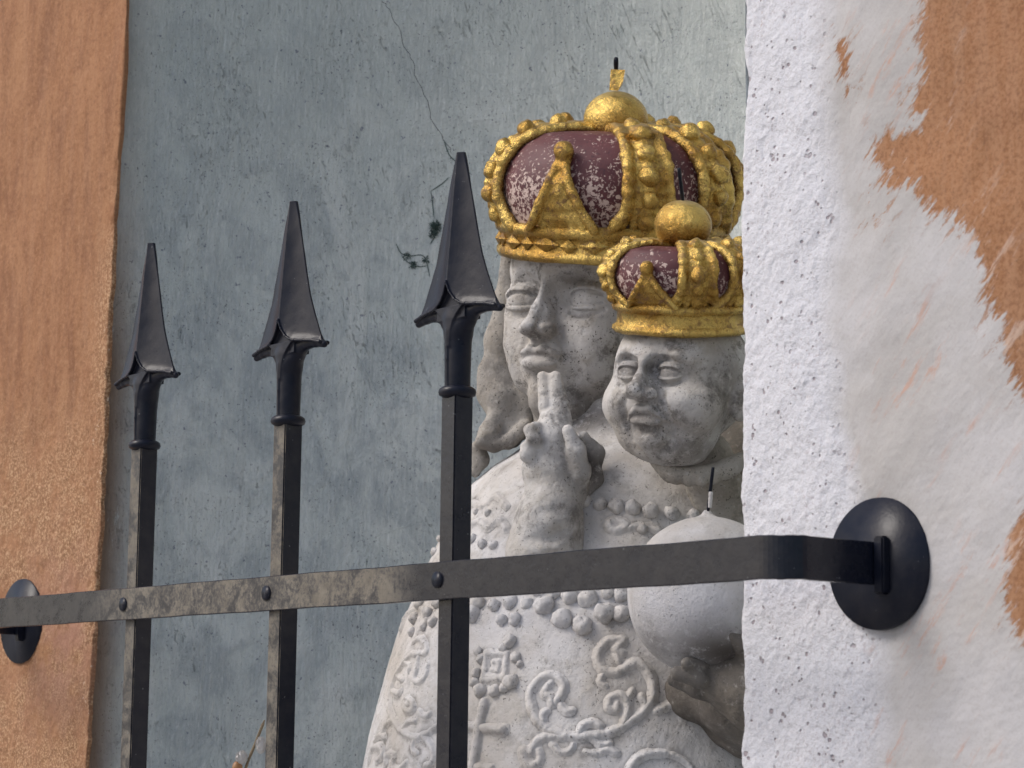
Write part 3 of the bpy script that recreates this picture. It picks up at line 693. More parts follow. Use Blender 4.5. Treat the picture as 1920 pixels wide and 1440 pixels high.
def madonna_head():
    v = Vol((-.105, -.135, -.10), (.105, .115, .135), .0010)
    v.ell((0, .045, -.005), (.090, .085, .088), .01)                       # skull
    v.ell((0, -.012, .018), (.0735, .086, .062), .012)                     # face mass
    v.ell((0, .052, .040), (.062, .045, .040), .02)                        # forehead
    for s in (-1, 1):
        v.ell((s*.040, -.030, .046), (.029, .036, .028), .014)             # cheeks
        v.ell((s*.048, -.002, .048), (.020, .018, .022), .014)
        v.ell((s*.038, -.062, .026), (.028, .028, .036), .014)             # jowls
    v.ell((0, -.070, .046), (.032, .028, .032), .014)                      # jaw
    v.ell((0, -.087, .066), (.0185, .0145, .0165), .010)                   # chin
    v.ell((0, -.097, .036), (.034, .016, .038), .012)                      # soft underchin
    v.ell((0, -.052, .064), (.030, .022, .026), .014)                      # muzzle
    # brow plane with a dent at the root of the nose on either side
    for s in (-1, 1):
        v.surf([(s*.012, .0275), (s*.024, .0330), (s*.042, .0320), (s*.057, .0220)], [.0045, .0050, .0050, .004], -.0022, .008)
    # nose: a broad straight ridge
    zr = v.front(0, .022)
    v.chain([(0, .034, zr-.010), (0, .018, zr-.008), (0, -.006, zr-.002), (0, -.024, zr+.0045)], [.0115, .0105, .0130, .0145], .008)
    v.chain([(0, .030, zr-.0035), (0, .012, zr+.0030), (0, -.006, zr+.0125), (0, -.0215, zr+.0215)], [.0078, .0056, .0056, .0062], .004)
    v.ell((0, -.0240, zr+.0228), (.0088, .0066, .0085), .003)
    for s in (-1, 1): eye(v, s*.0410, .0085, s, .0245, .0138, .0098, .0195)
    for s in (-1, 1):
        v.ell((s*.0122, -.0260, zr+.0090), (.0074, .0066, .0115), .004)
        v.ell((s*.0062, -.0345, zr+.0145), (.0034, .0028, .0055), .002, 'cut')
        v.surf([(s*.0215, -.0240), (s*.0225, -.036), (s*.0290, -.048)], [.0014, .0016, .0010], .0003, .007, 'cut')
    v.surf([(0, -.0360), (0, -.0430)], .0022, .0014, .005, 'cut')          # philtrum
    # lips
    zl = v.front(0, -.052)
    for s in (-1, 1):
        v.chain([(s*.0015, -.0475, zl-.0002), (s*.0075, -.0458, zl-.0004), (s*.0170, -.0492, zl-.0035), (s*.0255, -.0525, zl-.0110)], [.0038, .0046, .0036, .0016], .0022)
        v.ell((s*.0275, -.0530, zl-.0100), (.0032, .0036, .005), .005, 'cut')
    v.ell((0, -.0600, zl-.0056), (.0205, .0068, .0095), .004)
    v.ell((0, -.0595, zl-.0022), (.0130, .0050, .0075), .004)
    v.chain([(-.0262, -.0530, zl-.0065), (-.0170, -.0522, zl+.0005), (-.0080, -.0510, zl+.0034), (0, -.0528, zl+.0044), (.0080, -.0510, zl+.0034), (.0170, -.0522, zl+.0005), (.0262, -.0530, zl-.0065)], [.0010, .0013, .0016, .0017, .0016, .0013, .0010], .0014, 'cut')
    v.surf([(-.015, -.0715), (0, -.0735), (.015, -.0715)], [.0030, .0048, .0030], .0022, .008, 'cut')
    v.cap((0, -.085, .0), (0, -.14, -.01), .052, .055, .014)               # neck stub
    return v
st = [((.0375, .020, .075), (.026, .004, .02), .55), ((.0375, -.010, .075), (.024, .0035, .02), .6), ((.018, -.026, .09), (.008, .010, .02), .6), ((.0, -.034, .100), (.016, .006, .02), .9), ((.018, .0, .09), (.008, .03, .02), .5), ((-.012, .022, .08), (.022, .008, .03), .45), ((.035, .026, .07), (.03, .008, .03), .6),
      ((0, -.072, .09), (.02, .008, .02), .6), ((.03, -.10, .03), (.05, .025, .05), .9), ((.004, -.05, .095), (.03, .005, .02), .45), ((-.03, .004, .08), (.016, .014, .02), .45), ((.075, -.03, .02), (.02, .05, .03), .5), ((.0, .05, .06), (.09, .006, .05), .4)]  # dirt with shade painted in: lid creases, nose side, brow, under the lip
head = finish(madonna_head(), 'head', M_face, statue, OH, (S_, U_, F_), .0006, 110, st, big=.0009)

# ---- torso
TZ = np.array([-.45, -.30, -.15, -.08, -.03, .02, .09, .12, .15, .167, .185, .20, .23, .30])
TA = np.array([.32, .296, .260, .243, .229, .211, .188, .175, .152, .122, .085, .066, .058, .055])
zz = np.linspace(-.45, .30, 300); aa = np.interp(zz, TZ, TA); kern = np.exp(-(np.arange(-14, 15)/6.)**2); kern /= kern.sum(); aa = np.convolve(np.pad(aa, 14, 'edge'), kern, 'valid')
def torso_fn(x, y, z):
    a = np.interp(z, zz, aa).astype(np.float32); b = a*np.interp(z, [.0, .13], [.86, .72]).astype(np.float32)
    q = np.sqrt(((x-AX[0])/a)**2+((y-AX[1])/b)**2)
    return (q-1)*b*.92
def hit(x, y, lift=0.):
    v = dv+rt*(x-960)/FPX-up*(y-720)/FPX
    t = np.linspace(1.9, 2.75, 1700); p = CAM+v*t[:, None]; d = torso_fn(p[:, 0], p[:, 1], p[:, 2])
    k = np.argmax(d < lift); return p[k] if d[k] < lift else CAM+v*t[np.argmin(d)]
def folds(x, y, z):
    return 0
tv = Vol((-.50, .07, -.26), (.10, .42, .27), .0024)
tv.field(torso_fn, 0)
torso = finish(tv, 'torso', M_body, statue, amp=.0007, freq=70, big=.0016, seed=3,
               stain_shade=[(P(1130, 880, 2.42), (.035, .05, .03), .55), (P(1120, 800, 2.45), (.04, .06, .03), .9), (P(1330, 1380, 2.35), (.06, .1, .12), 1.0), (P(1330, 950, 2.4), (.03, .06, .05), .8), (P(900, 870, 2.42), (.02, .05, .015), .4)])  # dirt and painted shade below the jaw, beside the hand, under the globe

RELIEF = []
def relief(pts, rads, name, m=None, parent=None, k=.0035, h=.0012, extra=None):
    """a raised stem carved out of the torso: tube on the surface, faded into it by a fillet"""
    p = np.array([hit(x, y, .0008) for x, y in pts]); RELIEF.extend(p.tolist()); rads = [px(r, 2.35) for r in (rads if not np.isscalar(rads) else [rads]*len(pts))]
    m_ = max(rads)+.01; v = Vol(p.min(0)-m_, p.max(0)+m_, h); v.chain(p, rads, .0015)
    if extra: extra(v)
    tube = v.D.copy(); v.D[:] = .05; v.field(torso_fn, 0)
    A = v.D; hh = np.maximum(k-np.abs(A-tube), 0)/k; sm = np.minimum(A, tube)-hh*hh*k*.25
    v.D = np.maximum(np.maximum(sm, tube-.0030), -A-.006).astype(np.float32)
    return finish(v, name, m or M_body, parent or torso, amp=.0009, freq=140, big=.0010, seed=5)
def zc(pts, o, s): return [(o[0]+a/s, o[1]+b/s) for a, b in pts]
def smooth(pts, n=4):
    p = np.array(pts, float); out = []
    for i in range(len(p)-1):
        p0, p1, p2, p3 = p[max(i-1, 0)], p[i], p[i+1], p[min(i+2, len(p)-1)]
        for t in np.linspace(0, 1, n, endpoint=False):
            out.append(.5*((2*p1)+(-p0+p2)*t+(2*p0-5*p1+4*p2-p3)*t*t+(-p0+3*p1-3*p2+p3)*t**3))
    out.append(p[-1]); return [tuple(q) for q in out]
o5, s5 = (860, 1080), 4.0
relief(smooth(zc([(1225, 575), (1185, 540), (1240, 480), (1120, 485), (1055, 560), (1045, 650), (1100, 715), (1190, 725), (1265, 675), (1335, 650), (1405, 695), (1455, 800), (1450, 920), (1380, 1020),
                  (1270, 1105), (1130, 1175), (1000, 1200), (850, 1205), (700, 1160), (600, 1090), (548, 990), (535, 880), (590, 790), (660, 745), (735, 755), (785, 815), (775, 880), (730, 940)], o5, s5), 3), 5.2, 'scroll')
relief(smooth(zc([(1235, 1110), (1265, 1030), (1262, 930), (1200, 890), (1135, 920), (1130, 985), (1185, 1000), (1185, 955)], o5, s5), 3), 4.8, 'scroll')
relief(smooth(zc([(690, 800), (640, 880), (690, 900), (700, 960)], o5, s5), 3), 4.6, 'scroll')
relief(smooth(zc([(800, 1205), (650, 1205), (575, 1255), (535, 1330), (480, 1310), (500, 1390), (560, 1420), (610, 1380), (600, 1310)], o5, s5), 3), 4.6, 'scroll')
relief(smooth([(1180, 1445), (1192, 1425), (1220, 1412), (1260, 1415), (1290, 1432), (1300, 1450)], 3), 4.6, 'scroll')
relief(smooth([(1480/4+860, 1010/4+1080), (1255, 1322), (1290, 1300), (1330, 1290)], 3), 5.2, 'scroll')
o7, s7 = (680, 1090), 4.114
relief(smooth(zc([(395, 470), (440, 440), (480, 470), (500, 540), (430, 560), (380, 560), (320, 620), (255, 720), (215, 840), (205, 960), (235, 1060), (300, 1150), (390, 1205), (480, 1185), (570, 1120)], o7, s7), 3), 4.8, 'scroll')
relief(smooth(zc([(430, 590), (415, 680), (400, 760), (440, 775), (490, 720), (500, 640)], o7, s7), 3), 5.2, 'scroll')
relief(smooth(zc([(450, 1190), (510, 1240), (545, 1320), (530, 1400), (480, 1420)], o7, s7), 3), 4.8, 'scroll')
relief(smooth(zc([(50, 1380), (80, 1290), (140, 1280), (150, 1340), (110, 1380)], o7, s7), 3), 4.6, 'scroll')
relief(smooth(zc([(170, 1400), (190, 1330), (240, 1350), (230, 1430), (290, 1440), (330, 1400)], o7, s7), 3), 4.6, 'scroll')
relief(smooth(zc([(330, 900), (385, 930), (390, 985), (340, 1000), (315, 950), (355, 950)], o7, s7), 3), 4, 'rosette')
relief(smooth([(752, 1180), (765, 1150), (790, 1140), (800, 1160), (785, 1185)], 3), 4.6, 'scroll')
for cpts in ([(1262, 920), (1300, 860)], [(1205, 640), (1180, 590)], [(640, 1105), (620, 1050), (660, 1010)], [(900, 1190), (930, 1120), (1000, 1100), (1060, 1125)], [(1000, 1205), (1060, 1260), (1130, 1250)], [(1380, 1020), (1400, 960), (1370, 900)], [(1100, 720), (1060, 790), (1110, 830)], [(760, 960), (800, 1010), (850, 1010)], [(700, 1260), (760, 1320), (830, 1310), (860, 1260)], [(950, 1320), (1040, 1330), (1120, 1300), (1180, 1330)]):
    relief(smooth(zc(cpts, o5, s5), 3), 3.4, 'scroll', k=.0028)
for cpts in ([(320, 620), (360, 650), (350, 700)], [(255, 720), (300, 760)], [(215, 840), (270, 870), (290, 840)], [(300, 1150), (340, 1090), (400, 1080)], [(235, 1060), (180, 1110), (150, 1190)], [(400, 1210), (380, 1290), (420, 1330)], [(90, 1230), (140, 1180), (170, 1210)], [(430, 1000), (470, 1040), (520, 1020)]):
    relief(smooth(zc(cpts, o7, s7), 3), 3.4, 'scroll', k=.0028)
# lace along the neckline, left of the hand and right of it
relief(smooth([(880, 985), (900, 978), (915, 990), (935, 975), (948, 992)], 3), 6, 'lace')
relief(smooth([(885, 940), (905, 950), (930, 930), (950, 950)], 3), 4, 'lace')
relief(smooth([(1139, 985), (1155, 995), (1175, 985), (1150, 975), (1140, 985)], 3), 6, 'lace')
relief(smooth([(1175, 990), (1205, 985), (1235, 995)], 3), 4, 'lace')
# pearls
def sphere_me(name, seed, n=20, amp=.10):
    rows = []; th = np.linspace(0, 2*np.pi, n, endpoint=False)
    for a in np.linspace(.02, np.pi-.02, n//2+1): rows.append(np.stack([np.sin(a)*np.cos(th), np.sin(a)*np.sin(th), np.cos(a)+0*th], 1))
    rows = [r_*(1+amp*fbm(r_, 1.4, 2, seed))[:, None] for r_ in rows]
    V = np.concatenate(rows); F = []
    for r in range(len(rows)-1):
        i = np.arange(n); j = (i+1) % n; F.append(np.stack([r*n+i, r*n+j, (r+1)*n+j, (r+1)*n+i], 1)[:, ::-1])
    me = mesh_np(name, V, np.concatenate(F)[:, ::-1]); setattr_pt(me, 'stain_shade', np.zeros(len(V)))
    me.polygons.foreach_set('use_smooth', np.ones(len(me.polygons), dtype=bool)); return me
SPH = [sphere_me('bead', k, 24, .30) for k in range(5)]
for s_ in SPH: s_.materials.append(M_body)
SPHG = [sphere_me('bead', 20+k, 24, .24) for k in range(4)]
for s_ in SPHG: s_.materials.append(M_gold)
bi = [0]
def bead(pos, r, parent, meshes=SPH, sq=(1, 1, 1), name='bead', rot=None):
    o = bpy.data.objects.new(name, meshes[bi[0] % len(meshes)]); bi[0] += 1; COL.objects.link(o)
    e = Matrix.Rotation(bi[0]*1.7, 4, 'Z') @ Matrix.Rotation(bi[0]*.9, 4, 'X')
    mw = Matrix.Translation(Vector(pos)) @ e @ Matrix.Diagonal((r*sq[0], r*sq[1], r*sq[2], 1))
    return child_of2(o, parent, mw)
for x, y, r in [(1126, 945, 14), (1156, 949, 14), (1186, 953, 14), (1220, 958, 15), (1259, 962, 14), (1300, 966, 12), (1340, 968, 12), (1098, 940, 11), (1205, 992, 9),
                (886, 1152, 14), (897, 1132, 15), (927, 1135, 14), (957, 1130, 15), (989, 1132, 14), (1021, 1137, 17), (1055, 1160, 17), (1092, 1172, 19), (1134, 1150, 21), (1165, 1152, 16), (1069, 1118, 15), (1102, 1122, 18),
                (1010, 1108, 12), (1040, 1112, 12), (1140, 1112, 14), (1165, 1115, 14), (941, 1162, 13), (966, 1162, 14), (957, 1202, 13), (945, 1215, 10), (820, 1130, 13), (802, 1150, 13), (790, 1130, 14), (778, 1160, 13), (773, 1185, 10), (812, 1165, 10), (795, 1175, 9),
                (902, 1235, 10), (967, 1232, 10), (975, 1245, 8), (958, 1278, 13), (945, 1290, 10), (927, 1296, 14), (893, 1262, 12), (900, 1294, 12), (890, 1280, 9), (897, 1222, 9),
                (885, 1010, 9), (905, 1020, 9), (925, 1022, 9), (825, 1010, 8), (815, 1035, 10), (808, 1062, 8), (893, 960, 8), (915, 962, 7)]:
    bead(hit(x, y, px(r, 2.35)*.12), px(r, 2.35)*(1.0+.12*math.sin(x*1.3)), torso)
# pendant and cross
def slab(name, pts, rad):
    return relief(pts, rad, name, k=.002)
relief([(912, 1226), (951, 1226), (946, 1272), (908, 1268), (912, 1226)], 5, 'pendant', k=.003)
relief([(905, 1274), (934, 1274)], 5, 'pendant', k=.003)
relief([(925, 1240), (936, 1240), (932, 1258), (922, 1257)], 3, 'pendant', k=.002)
relief([(908, 1318), (898, 1360), (893, 1400), (886, 1440)], 10, 'cross', k=.002)
relief([(874, 1362), (910, 1366), (942, 1368)], 9, 'cross', k=.002)
relief([(875, 1436), (920, 1440)], 8, 'cross', k=.002)

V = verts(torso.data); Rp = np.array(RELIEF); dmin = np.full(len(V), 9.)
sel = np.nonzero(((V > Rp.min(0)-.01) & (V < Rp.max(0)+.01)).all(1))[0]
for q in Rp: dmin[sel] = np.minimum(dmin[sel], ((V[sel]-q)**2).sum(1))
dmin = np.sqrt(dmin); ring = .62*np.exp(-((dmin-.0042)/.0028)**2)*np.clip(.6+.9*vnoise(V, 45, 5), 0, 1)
a_ = torso.data.attributes['stain_shade']; o_ = np.empty(len(V), dtype=np.float32); a_.data.foreach_get('value', o_); a_.data.foreach_set('value', np.maximum(o_, ring).astype(np.float32))
# ---- neck
nv = Vol((-.30, .22, .10), (-.08, .44, .26), .0022)
nv.cap(P(1095, 760, 2.49), P(1100, 900, 2.50), .050, .066, .01)
finish(nv, 'neck', M_veil, statue, amp=.0007, freq=90, big=.0015, seed=6)
# ---- veil on the far side of the face, hanging to the shoulder
def Q(x, y, Z): return P(x, y, Z)
vv = Vol(P(1000, 880, 2.52)-np.array([.18, .16, .03]), P(930, 480, 2.52)+np.array([.12, .16, .04]), .002)
vv.chain([Q(958, 480, 2.52), Q(950, 560, 2.52), Q(942, 640, 2.52), Q(938, 700, 2.52), Q(945, 745, 2.51)], [px(16, 2.5), px(24, 2.5), px(33, 2.5), px(37, 2.5), px(44, 2.5)], .01)
vv.chain([Q(925, 700, 2.52), Q(906, 738, 2.51)], [px(22, 2.5), px(10, 2.5)], .014)
vv.chain([Q(960, 760, 2.51), Q(958, 820, 2.49)], [px(30, 2.5), px(20, 2.5)], .008)
vv.chain([Q(938, 770, 2.50), Q(915, 815, 2.48), Q(898, 830, 2.47)], [px(20, 2.5), px(18, 2.5), px(9, 2.5)], .008)
vv.chain([Q(898, 832, 2.475), Q(925, 836, 2.475), Q(955, 828, 2.475), Q(985, 800, 2.48)], [px(9, 2.5), px(11, 2.5), px(12, 2.5), px(14, 2.5)], .006)
vv.chain([Q(895, 840, 2.49), Q(900, 862, 2.49), Q(890, 885, 2.49)], [px(14, 2.5), px(14, 2.5), px(10, 2.5)], .006)
vv.chain([Q(990, 740, 2.50), Q(985, 800, 2.50)], [px(26, 2.5), px(24, 2.5)], .008)
vv.chain([Q(945, 560, 2.49), Q(932, 660, 2.49), Q(935, 740, 2.48)], [px(2.5, 2.5)]*3, .004, 'cut')
vv.chain([Q(946, 760, 2.475), Q(938, 800, 2.465), Q(932, 828, 2.46)], [px(3, 2.5)]*3, .005, 'cut')
vv.chain([Q(970, 770, 2.475), Q(966, 815, 2.465)], [px(3, 2.5)]*2, .005, 'cut')
finish(vv, 'veil', M_veil, statue, amp=.0009, freq=100, big=.0025, seed=8, stain_shade=[(P(940, 850, 2.47), (.03, .04, .015), .8), (P(915, 700, 2.5), (.02, .03, .03), .3)])
# veil behind and beside the near cheek
vb = Vol((-.32, .24, .14), (-.02, .52, .44), .003)
vb.ell(tuple(OH+np.array([-.0, .055, .03])), (.10, .085, .10), .02)
vb.cap(tuple(OH+np.array([.02, .06, -.02])), (OH[0]+.02, OH[1]+.05, .16), .075, .085, .03)
finish(vb, 'veil', M_veil, statue, amp=.0008, freq=90, big=.002, seed=9)

# ---- raised hand and forearm, two fingers up to the chin
ZH = 2.30
hv = Vol(P(1020, 1110, ZH)-np.array([.10, .10, .02]), P(1040, 680, ZH+.03)+np.array([.11, .12, .03]), .0013)
def hp(x, y, dz=0): return P(x, y, ZH+dz)
r_ = lambda n: px(n, ZH)
hv.chain([hp(1022, 1080, .035), hp(1024, 1040, .008), hp(1030, 975, .006), hp(1034, 905, .016)], [r_(66), r_(70), r_(60), r_(46)], .012)        # forearm
hv.ell(tuple(hp(1032, 868, .024)), (r_(38), r_(26), r_(50)), .012)                                                                       # palm
hv.chain([hp(1022, 880, .018), hp(1030, 825, .028), hp(1036, 792, .036)], [r_(42), r_(36), r_(28)], .010)
hv.chain([hp(1032, 805, .036), hp(1024, 762, .044), hp(1018, 706, .053)], [r_(16.5), r_(15), r_(12.5)], .0030)                               # finger, far one
hv.chain([hp(1054, 805, .034), hp(1048, 760, .042), hp(1041, 708, .050)], [r_(20), r_(18), r_(15)], .0030)                            # finger, near one
hv.chain([hp(1030, 700, .036), hp(1035, 760, .026), hp(1040, 792, .020)], [r_(2.6), r_(2.4), r_(1)], .004, 'cut')
for x, y, dz in ((1014, 742, .046), (1016, 768, .040)): hv.cap(hp(x-12, y, dz-.002), hp(x+8, y-2, dz-.006), r_(1.1), r_(1.1), .003, 'cut')
hv.cap(hp(1034, 738, .032), hp(1060, 734, .036), r_(1.2), r_(1.2), .003, 'cut')
hv.chain([hp(1014, 842, .014), hp(1000, 824, .004), hp(993, 806, .006), hp(1005, 799, .016)], [r_(14), r_(12.5), r_(11.5), r_(11)], .003)      # folded ring finger
hv.chain([hp(1012, 868, .012), hp(990, 852, .004), hp(986, 838, .006)], [r_(15), r_(13), r_(10)], .004)                                  # folded little finger
hv.ell(tuple(hp(1003, 828, -.008)), (r_(12), r_(12), r_(5)), .004, 'cut')
hv.chain([hp(1076, 935, .020), hp(1086, 885, .010), hp(1080, 845, .004), hp(1066, 808, .004)], [r_(22), r_(20), r_(17), r_(12.5)], .005)       # thumb
hv.chain([hp(1045, 860, -.004), hp(1050, 825, -.004), hp(1049, 800, .002)], [r_(2.5), r_(3), r_(2)], .005, 'cut')
hv.chain([hp(1095, 818, .030), hp(1116, 850, .036), hp(1110, 900, .034), hp(1085, 940, .030)], [r_(9), r_(13), r_(16), r_(16)], .010)       # heel of the hand, turned away
for (a, b) in (((1000, 905), (1060, 890)), ((1010, 960), (1085, 930)), ((990, 1010), (1070, 990)), ((1040, 1010), (1100, 960)), ((1000, 1050), (1060, 1035))):
    hv.chain([hp(a[0], a[1], -.026), hp((a[0]+b[0])/2, (a[1]+b[1])/2+8, -.030), hp(b[0], b[1], -.024)], [r_(2), r_(6), r_(2)], .010, 'cut')
hand = finish(hv, 'hand', M_hand, statue, amp=.0010, freq=110, big=.0020, seed=11,
              stain_shade=[(hp(1090, 870, .01), (.012, .03, .02), .5), (hp(1112, 880, .03), (.02, .05, .03), 1.), (hp(1070, 960, -.01), (.02, .03, .015), .55), (hp(1000, 826, .0), (.006, .02, .005), .8), (hp(1080, 1010, -.01), (.02, .03, .012), .5)])  # shade painted on the heel of the hand and behind the folded fingers

# ---- child: head
S2, U2, F2 = frame(13, 6)
OC = P(1268, 744, 2.27)
def child_head():
    v = Vol((-.085, -.095, -.08), (.085, .085, .10), .0009)
    X0 = .0045                                                            # the face sits a little towards the near side
    v.ell((0, .022, -.008), (.065, .066, .066), .01)
    v.ell((0, -.004, .008), (.058, .050, .049), .008)
    v.ell((X0, .034, .026), (.046, .030, .028), .014)
    for s in (-1, 1):
        v.ell((X0+s*.0350-.001, -.012, .027), (.0275, .026, .027), .010)
        v.ell((X0+s*.030, -.010, .046), (.014, .011, .012), .010)
        v.ell((s*.022, -.038, .010), (.026, .022, .032), .010)
        v.ell((s*.064, .0, -.012), (.009, .020, .013), .004)                # ear
    v.ell((X0, -.040, .026), (.024, .017, .024), .008)
    v.ell((X0+.001, -.0435, .042), (.0140, .0105, .0120), .006)            # chin
    v.ell((X0, -.054, .008), (.032, .013, .030), .008)
    v.ell((X0, -.021, .040), (.020, .014, .016), .009)                     # muzzle
    for s in (-1, 1):
        v.surf([(X0+s*.0045, .0225), (X0+s*.0140, .0280), (X0+s*.0290, .0320), (X0+s*.0400, .0290)], [.0050, .0052, .0048, .003], .0004, .004)
    v.surf([(X0, .030), (X0, .024)], .0016, .0004, .004, 'cut')
    zr = v.front(X0, .020)
    v.chain([(X0, .028, zr-.006), (X0, .012, zr-.005), (X0, -.002, zr+.001)], [.0085, .0080, .0100], .006)
    v.chain([(X0, .024, zr-.0025), (X0, .010, zr+.0025), (X0, -.001, zr+.0105)], [.0060, .0055, .0062], .005)
    v.ell((X0, -.0020, zr+.0125), (.0082, .0070, .0072), .003)
    for s in (-1, 1): eye(v, X0-.0020+s*.0222, .0160, s, .0132, .0082, .0068, .0105)
    for s in (-1, 1):
        v.ell((X0+s*.0105, -.0045, zr+.0030), (.0070, .0058, .0080), .004)
        v.ell((X0+s*.0058, -.0112, zr+.0085), (.0030, .0024, .0042), .0015, 'cut')
        v.surf([(X0+s*.0190, -.0030), (X0+s*.0235, -.0160), (X0+s*.0250, -.0330), (X0+s*.0210, -.0450)], [.0010, .0016, .0018, .0010], .0002, .005, 'cut')
    v.surf([(X0, -.0120), (X0, -.0160)], .0018, .0012, .004, 'cut')
    zl = v.front(X0, -.021)
    for s in (-1, 1):
        v.chain([(X0+s*.001, -.0190, zl+.0008), (X0+s*.0070, -.0180, zl+.0004), (X0+s*.0145, -.0228, zl-.0030), (X0+s*.0215, -.0285, zl-.0080)], [.0034, .0040, .0030, .0014], .002)
        v.surf([(X0+s*.0225, -.0290), (X0+s*.0240, -.0360)], .0014, .0001, .003, 'cut')
    v.ell((X0, -.0296, zl-.0046), (.0165, .0050, .0070), .003)
    v.chain([(X0-.0228, -.0305, zl-.0060), (X0-.0135, -.0252, zl-.0005), (X0-.006, -.0220, zl+.0034), (X0, -.0232, zl+.0044), (X0+.006, -.0220, zl+.0034), (X0+.0135, -.0252, zl-.0005), (X0+.0228, -.0305, zl-.0060)], [.0009, .0011, .0014, .0015, .0014, .0011, .0009], .0013, 'cut')
    v.surf([(X0-.012, -.0350), (X0, -.0365), (X0+.012, -.0350)], [.0024, .0034, .0024], .0016, .005, 'cut')
    v.surf([(X0+.030, -.030), (X0+.024, -.046), (X0+.012, -.055)], [.0010, .0020, .0012], .0006, .008, 'cut')
    return v
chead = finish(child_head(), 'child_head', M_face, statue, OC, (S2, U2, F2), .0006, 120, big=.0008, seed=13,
               stain_shade=[((.002, -.036, .05), (.024, .014, .02), .8), ((0, -.026, .05), (.026, .010, .02), .9), ((-.02, -.03, .04), (.014, .018, .02), .7), ((.0, .055, .04), (.06, .010, .04), .6), ((.005, .020, .05), (.036, .009, .02), .95), ((.040, -.030, .03), (.02, .02, .03), .5), ((.016, .008, .058), (.008, .012, .012), .7), ((0, .03, .05), (.05, .007, .03), .45), ((.03, -.05, .02), (.035, .016, .04), .7), ((.06, .01, .01), (.015, .05, .03), .6), ((.004, -.010, .058), (.014, .004, .01), .6)])  # mouth and chin blobs are stains; eye and brow blobs paint socket shade
# child's body with ruff, arm and drapery
Zc = 2.29
bv = Vol(P(1330, 1460, 2.3)-np.array([.14, .13, .02]), P(1330, 850, 2.3)+np.array([.16, .14, .02]), .0022)
bv.chain([P(1325, 860, 2.30), P(1352, 955, 2.34), P(1365, 1150, 2.34), P(1380, 1480, 2.36)], [.026, .030, .070, .085], .02)
for k, (x, y) in enumerate(((1240, 868), (1252, 882), (1270, 891), (1292, 896), (1316, 897), (1340, 892), (1362, 884), (1380, 872))):
    bv.ell(tuple(P(x, y, 2.245+abs(k-4)*.004)), (.0060, .0060, .0085), .0025)
bv.chain([P(1235, 862, 2.27), P(1262, 884, 2.255), P(1310, 888, 2.25), P(1360, 878, 2.255), P(1395, 862, 2.27)], .008, .006)
cv_ = Vol(P(1400, 1040, 2.44)-np.array([.16, .12, .04]), P(1400, 720, 2.44)+np.array([.16, .12, .04]), .0026)
cv_.chain([P(1425, 770, 2.46), P(1420, 850, 2.43), P(1425, 930, 2.38), P(1450, 1060, 2.36)], [.040, .055, .060, .07], .02)
finish(cv_, 'cloak', M_dark, statue, amp=.0012, freq=70, big=.0035, seed=23)  # dark stone here paints in the shade behind the child
body = finish(bv, 'child_body', M_veil, statue, amp=.0012, freq=70, big=.0035, seed=15)
# globe the child holds
cg = P(1326, 1118, 2.15)
gv = Vol(cg-.085, cg+.085, .0018)
gv.ell(tuple(cg), .0712, 0)
gv.cap(cg+np.array([0, 0, .066]), cg+np.array([0, 0, .0735]), .009, .0045, .006)
globe = finish(gv, 'globe', M_globe, statue, amp=.0003, freq=60, big=.0008, seed=17, stain_shade=[(tuple(cg+np.array([-.01, -.05, -.045])), (.04, .05, .018), .55), (tuple(cg+np.array([.04, -.02, -.05])), (.04, .05, .025), 1.)])  # darker blobs round the underside
# hand and arm under the globe, the shade there put into the stone colour
av = Vol(P(1330, 1460, 2.16)-np.array([.12, .12, .03]), P(1340, 1160, 2.16)+np.array([.16, .13, .03]), .0017)
q = lambda x, y, Z=2.12: P(x, y, Z)
av.chain([q(1460, 1330, 2.10), q(1400, 1290, 2.11), q(1350, 1272, 2.12)], [.036, .028, .020], .012)
for a, b, c, r in (((1340, 1262, 2.12), (1310, 1250, 2.105), (1288, 1243, 2.095), .0068), ((1350, 1282, 2.12), (1310, 1272, 2.10), (1270, 1262, 2.10), .0070),
                   ((1350, 1302, 2.13), (1305, 1290, 2.12), (1262, 1276, 2.125), .0065), ((1400, 1240, 2.11), (1390, 1205, 2.095), (1368, 1186, 2.09), .0075)):
    av.chain([q(*a), q(*b), q(*c)], [r*1.25, r*1.05, r*.8], .004)
av.chain([q(1250, 1320, 2.27), q(1300, 1300, 2.22), q(1380, 1320, 2.18), q(1480, 1360, 2.16)], [.016, .022, .03, .04], .012)
av.chain([q(1280, 1400, 2.30), q(1340, 1380, 2.26), q(1420, 1400, 2.24)], [.012, .018, .03], .008)
av.chain([q(1270, 1350, 2.29), q(1330, 1345, 2.24), q(1400, 1360, 2.2)], [.012, .02, .03], .010)
av.chain([q(1290, 1440, 2.30), q(1350, 1430, 2.26), q(1420, 1450, 2.24)], [.018, .022, .03], .006)
finish(av, 'child_hand', M_dark, statue, amp=.0010, freq=90, big=.003, seed=19, stain_shade=[(q(1300, 1340, 2.2), (.1, .1, .05), .8)])
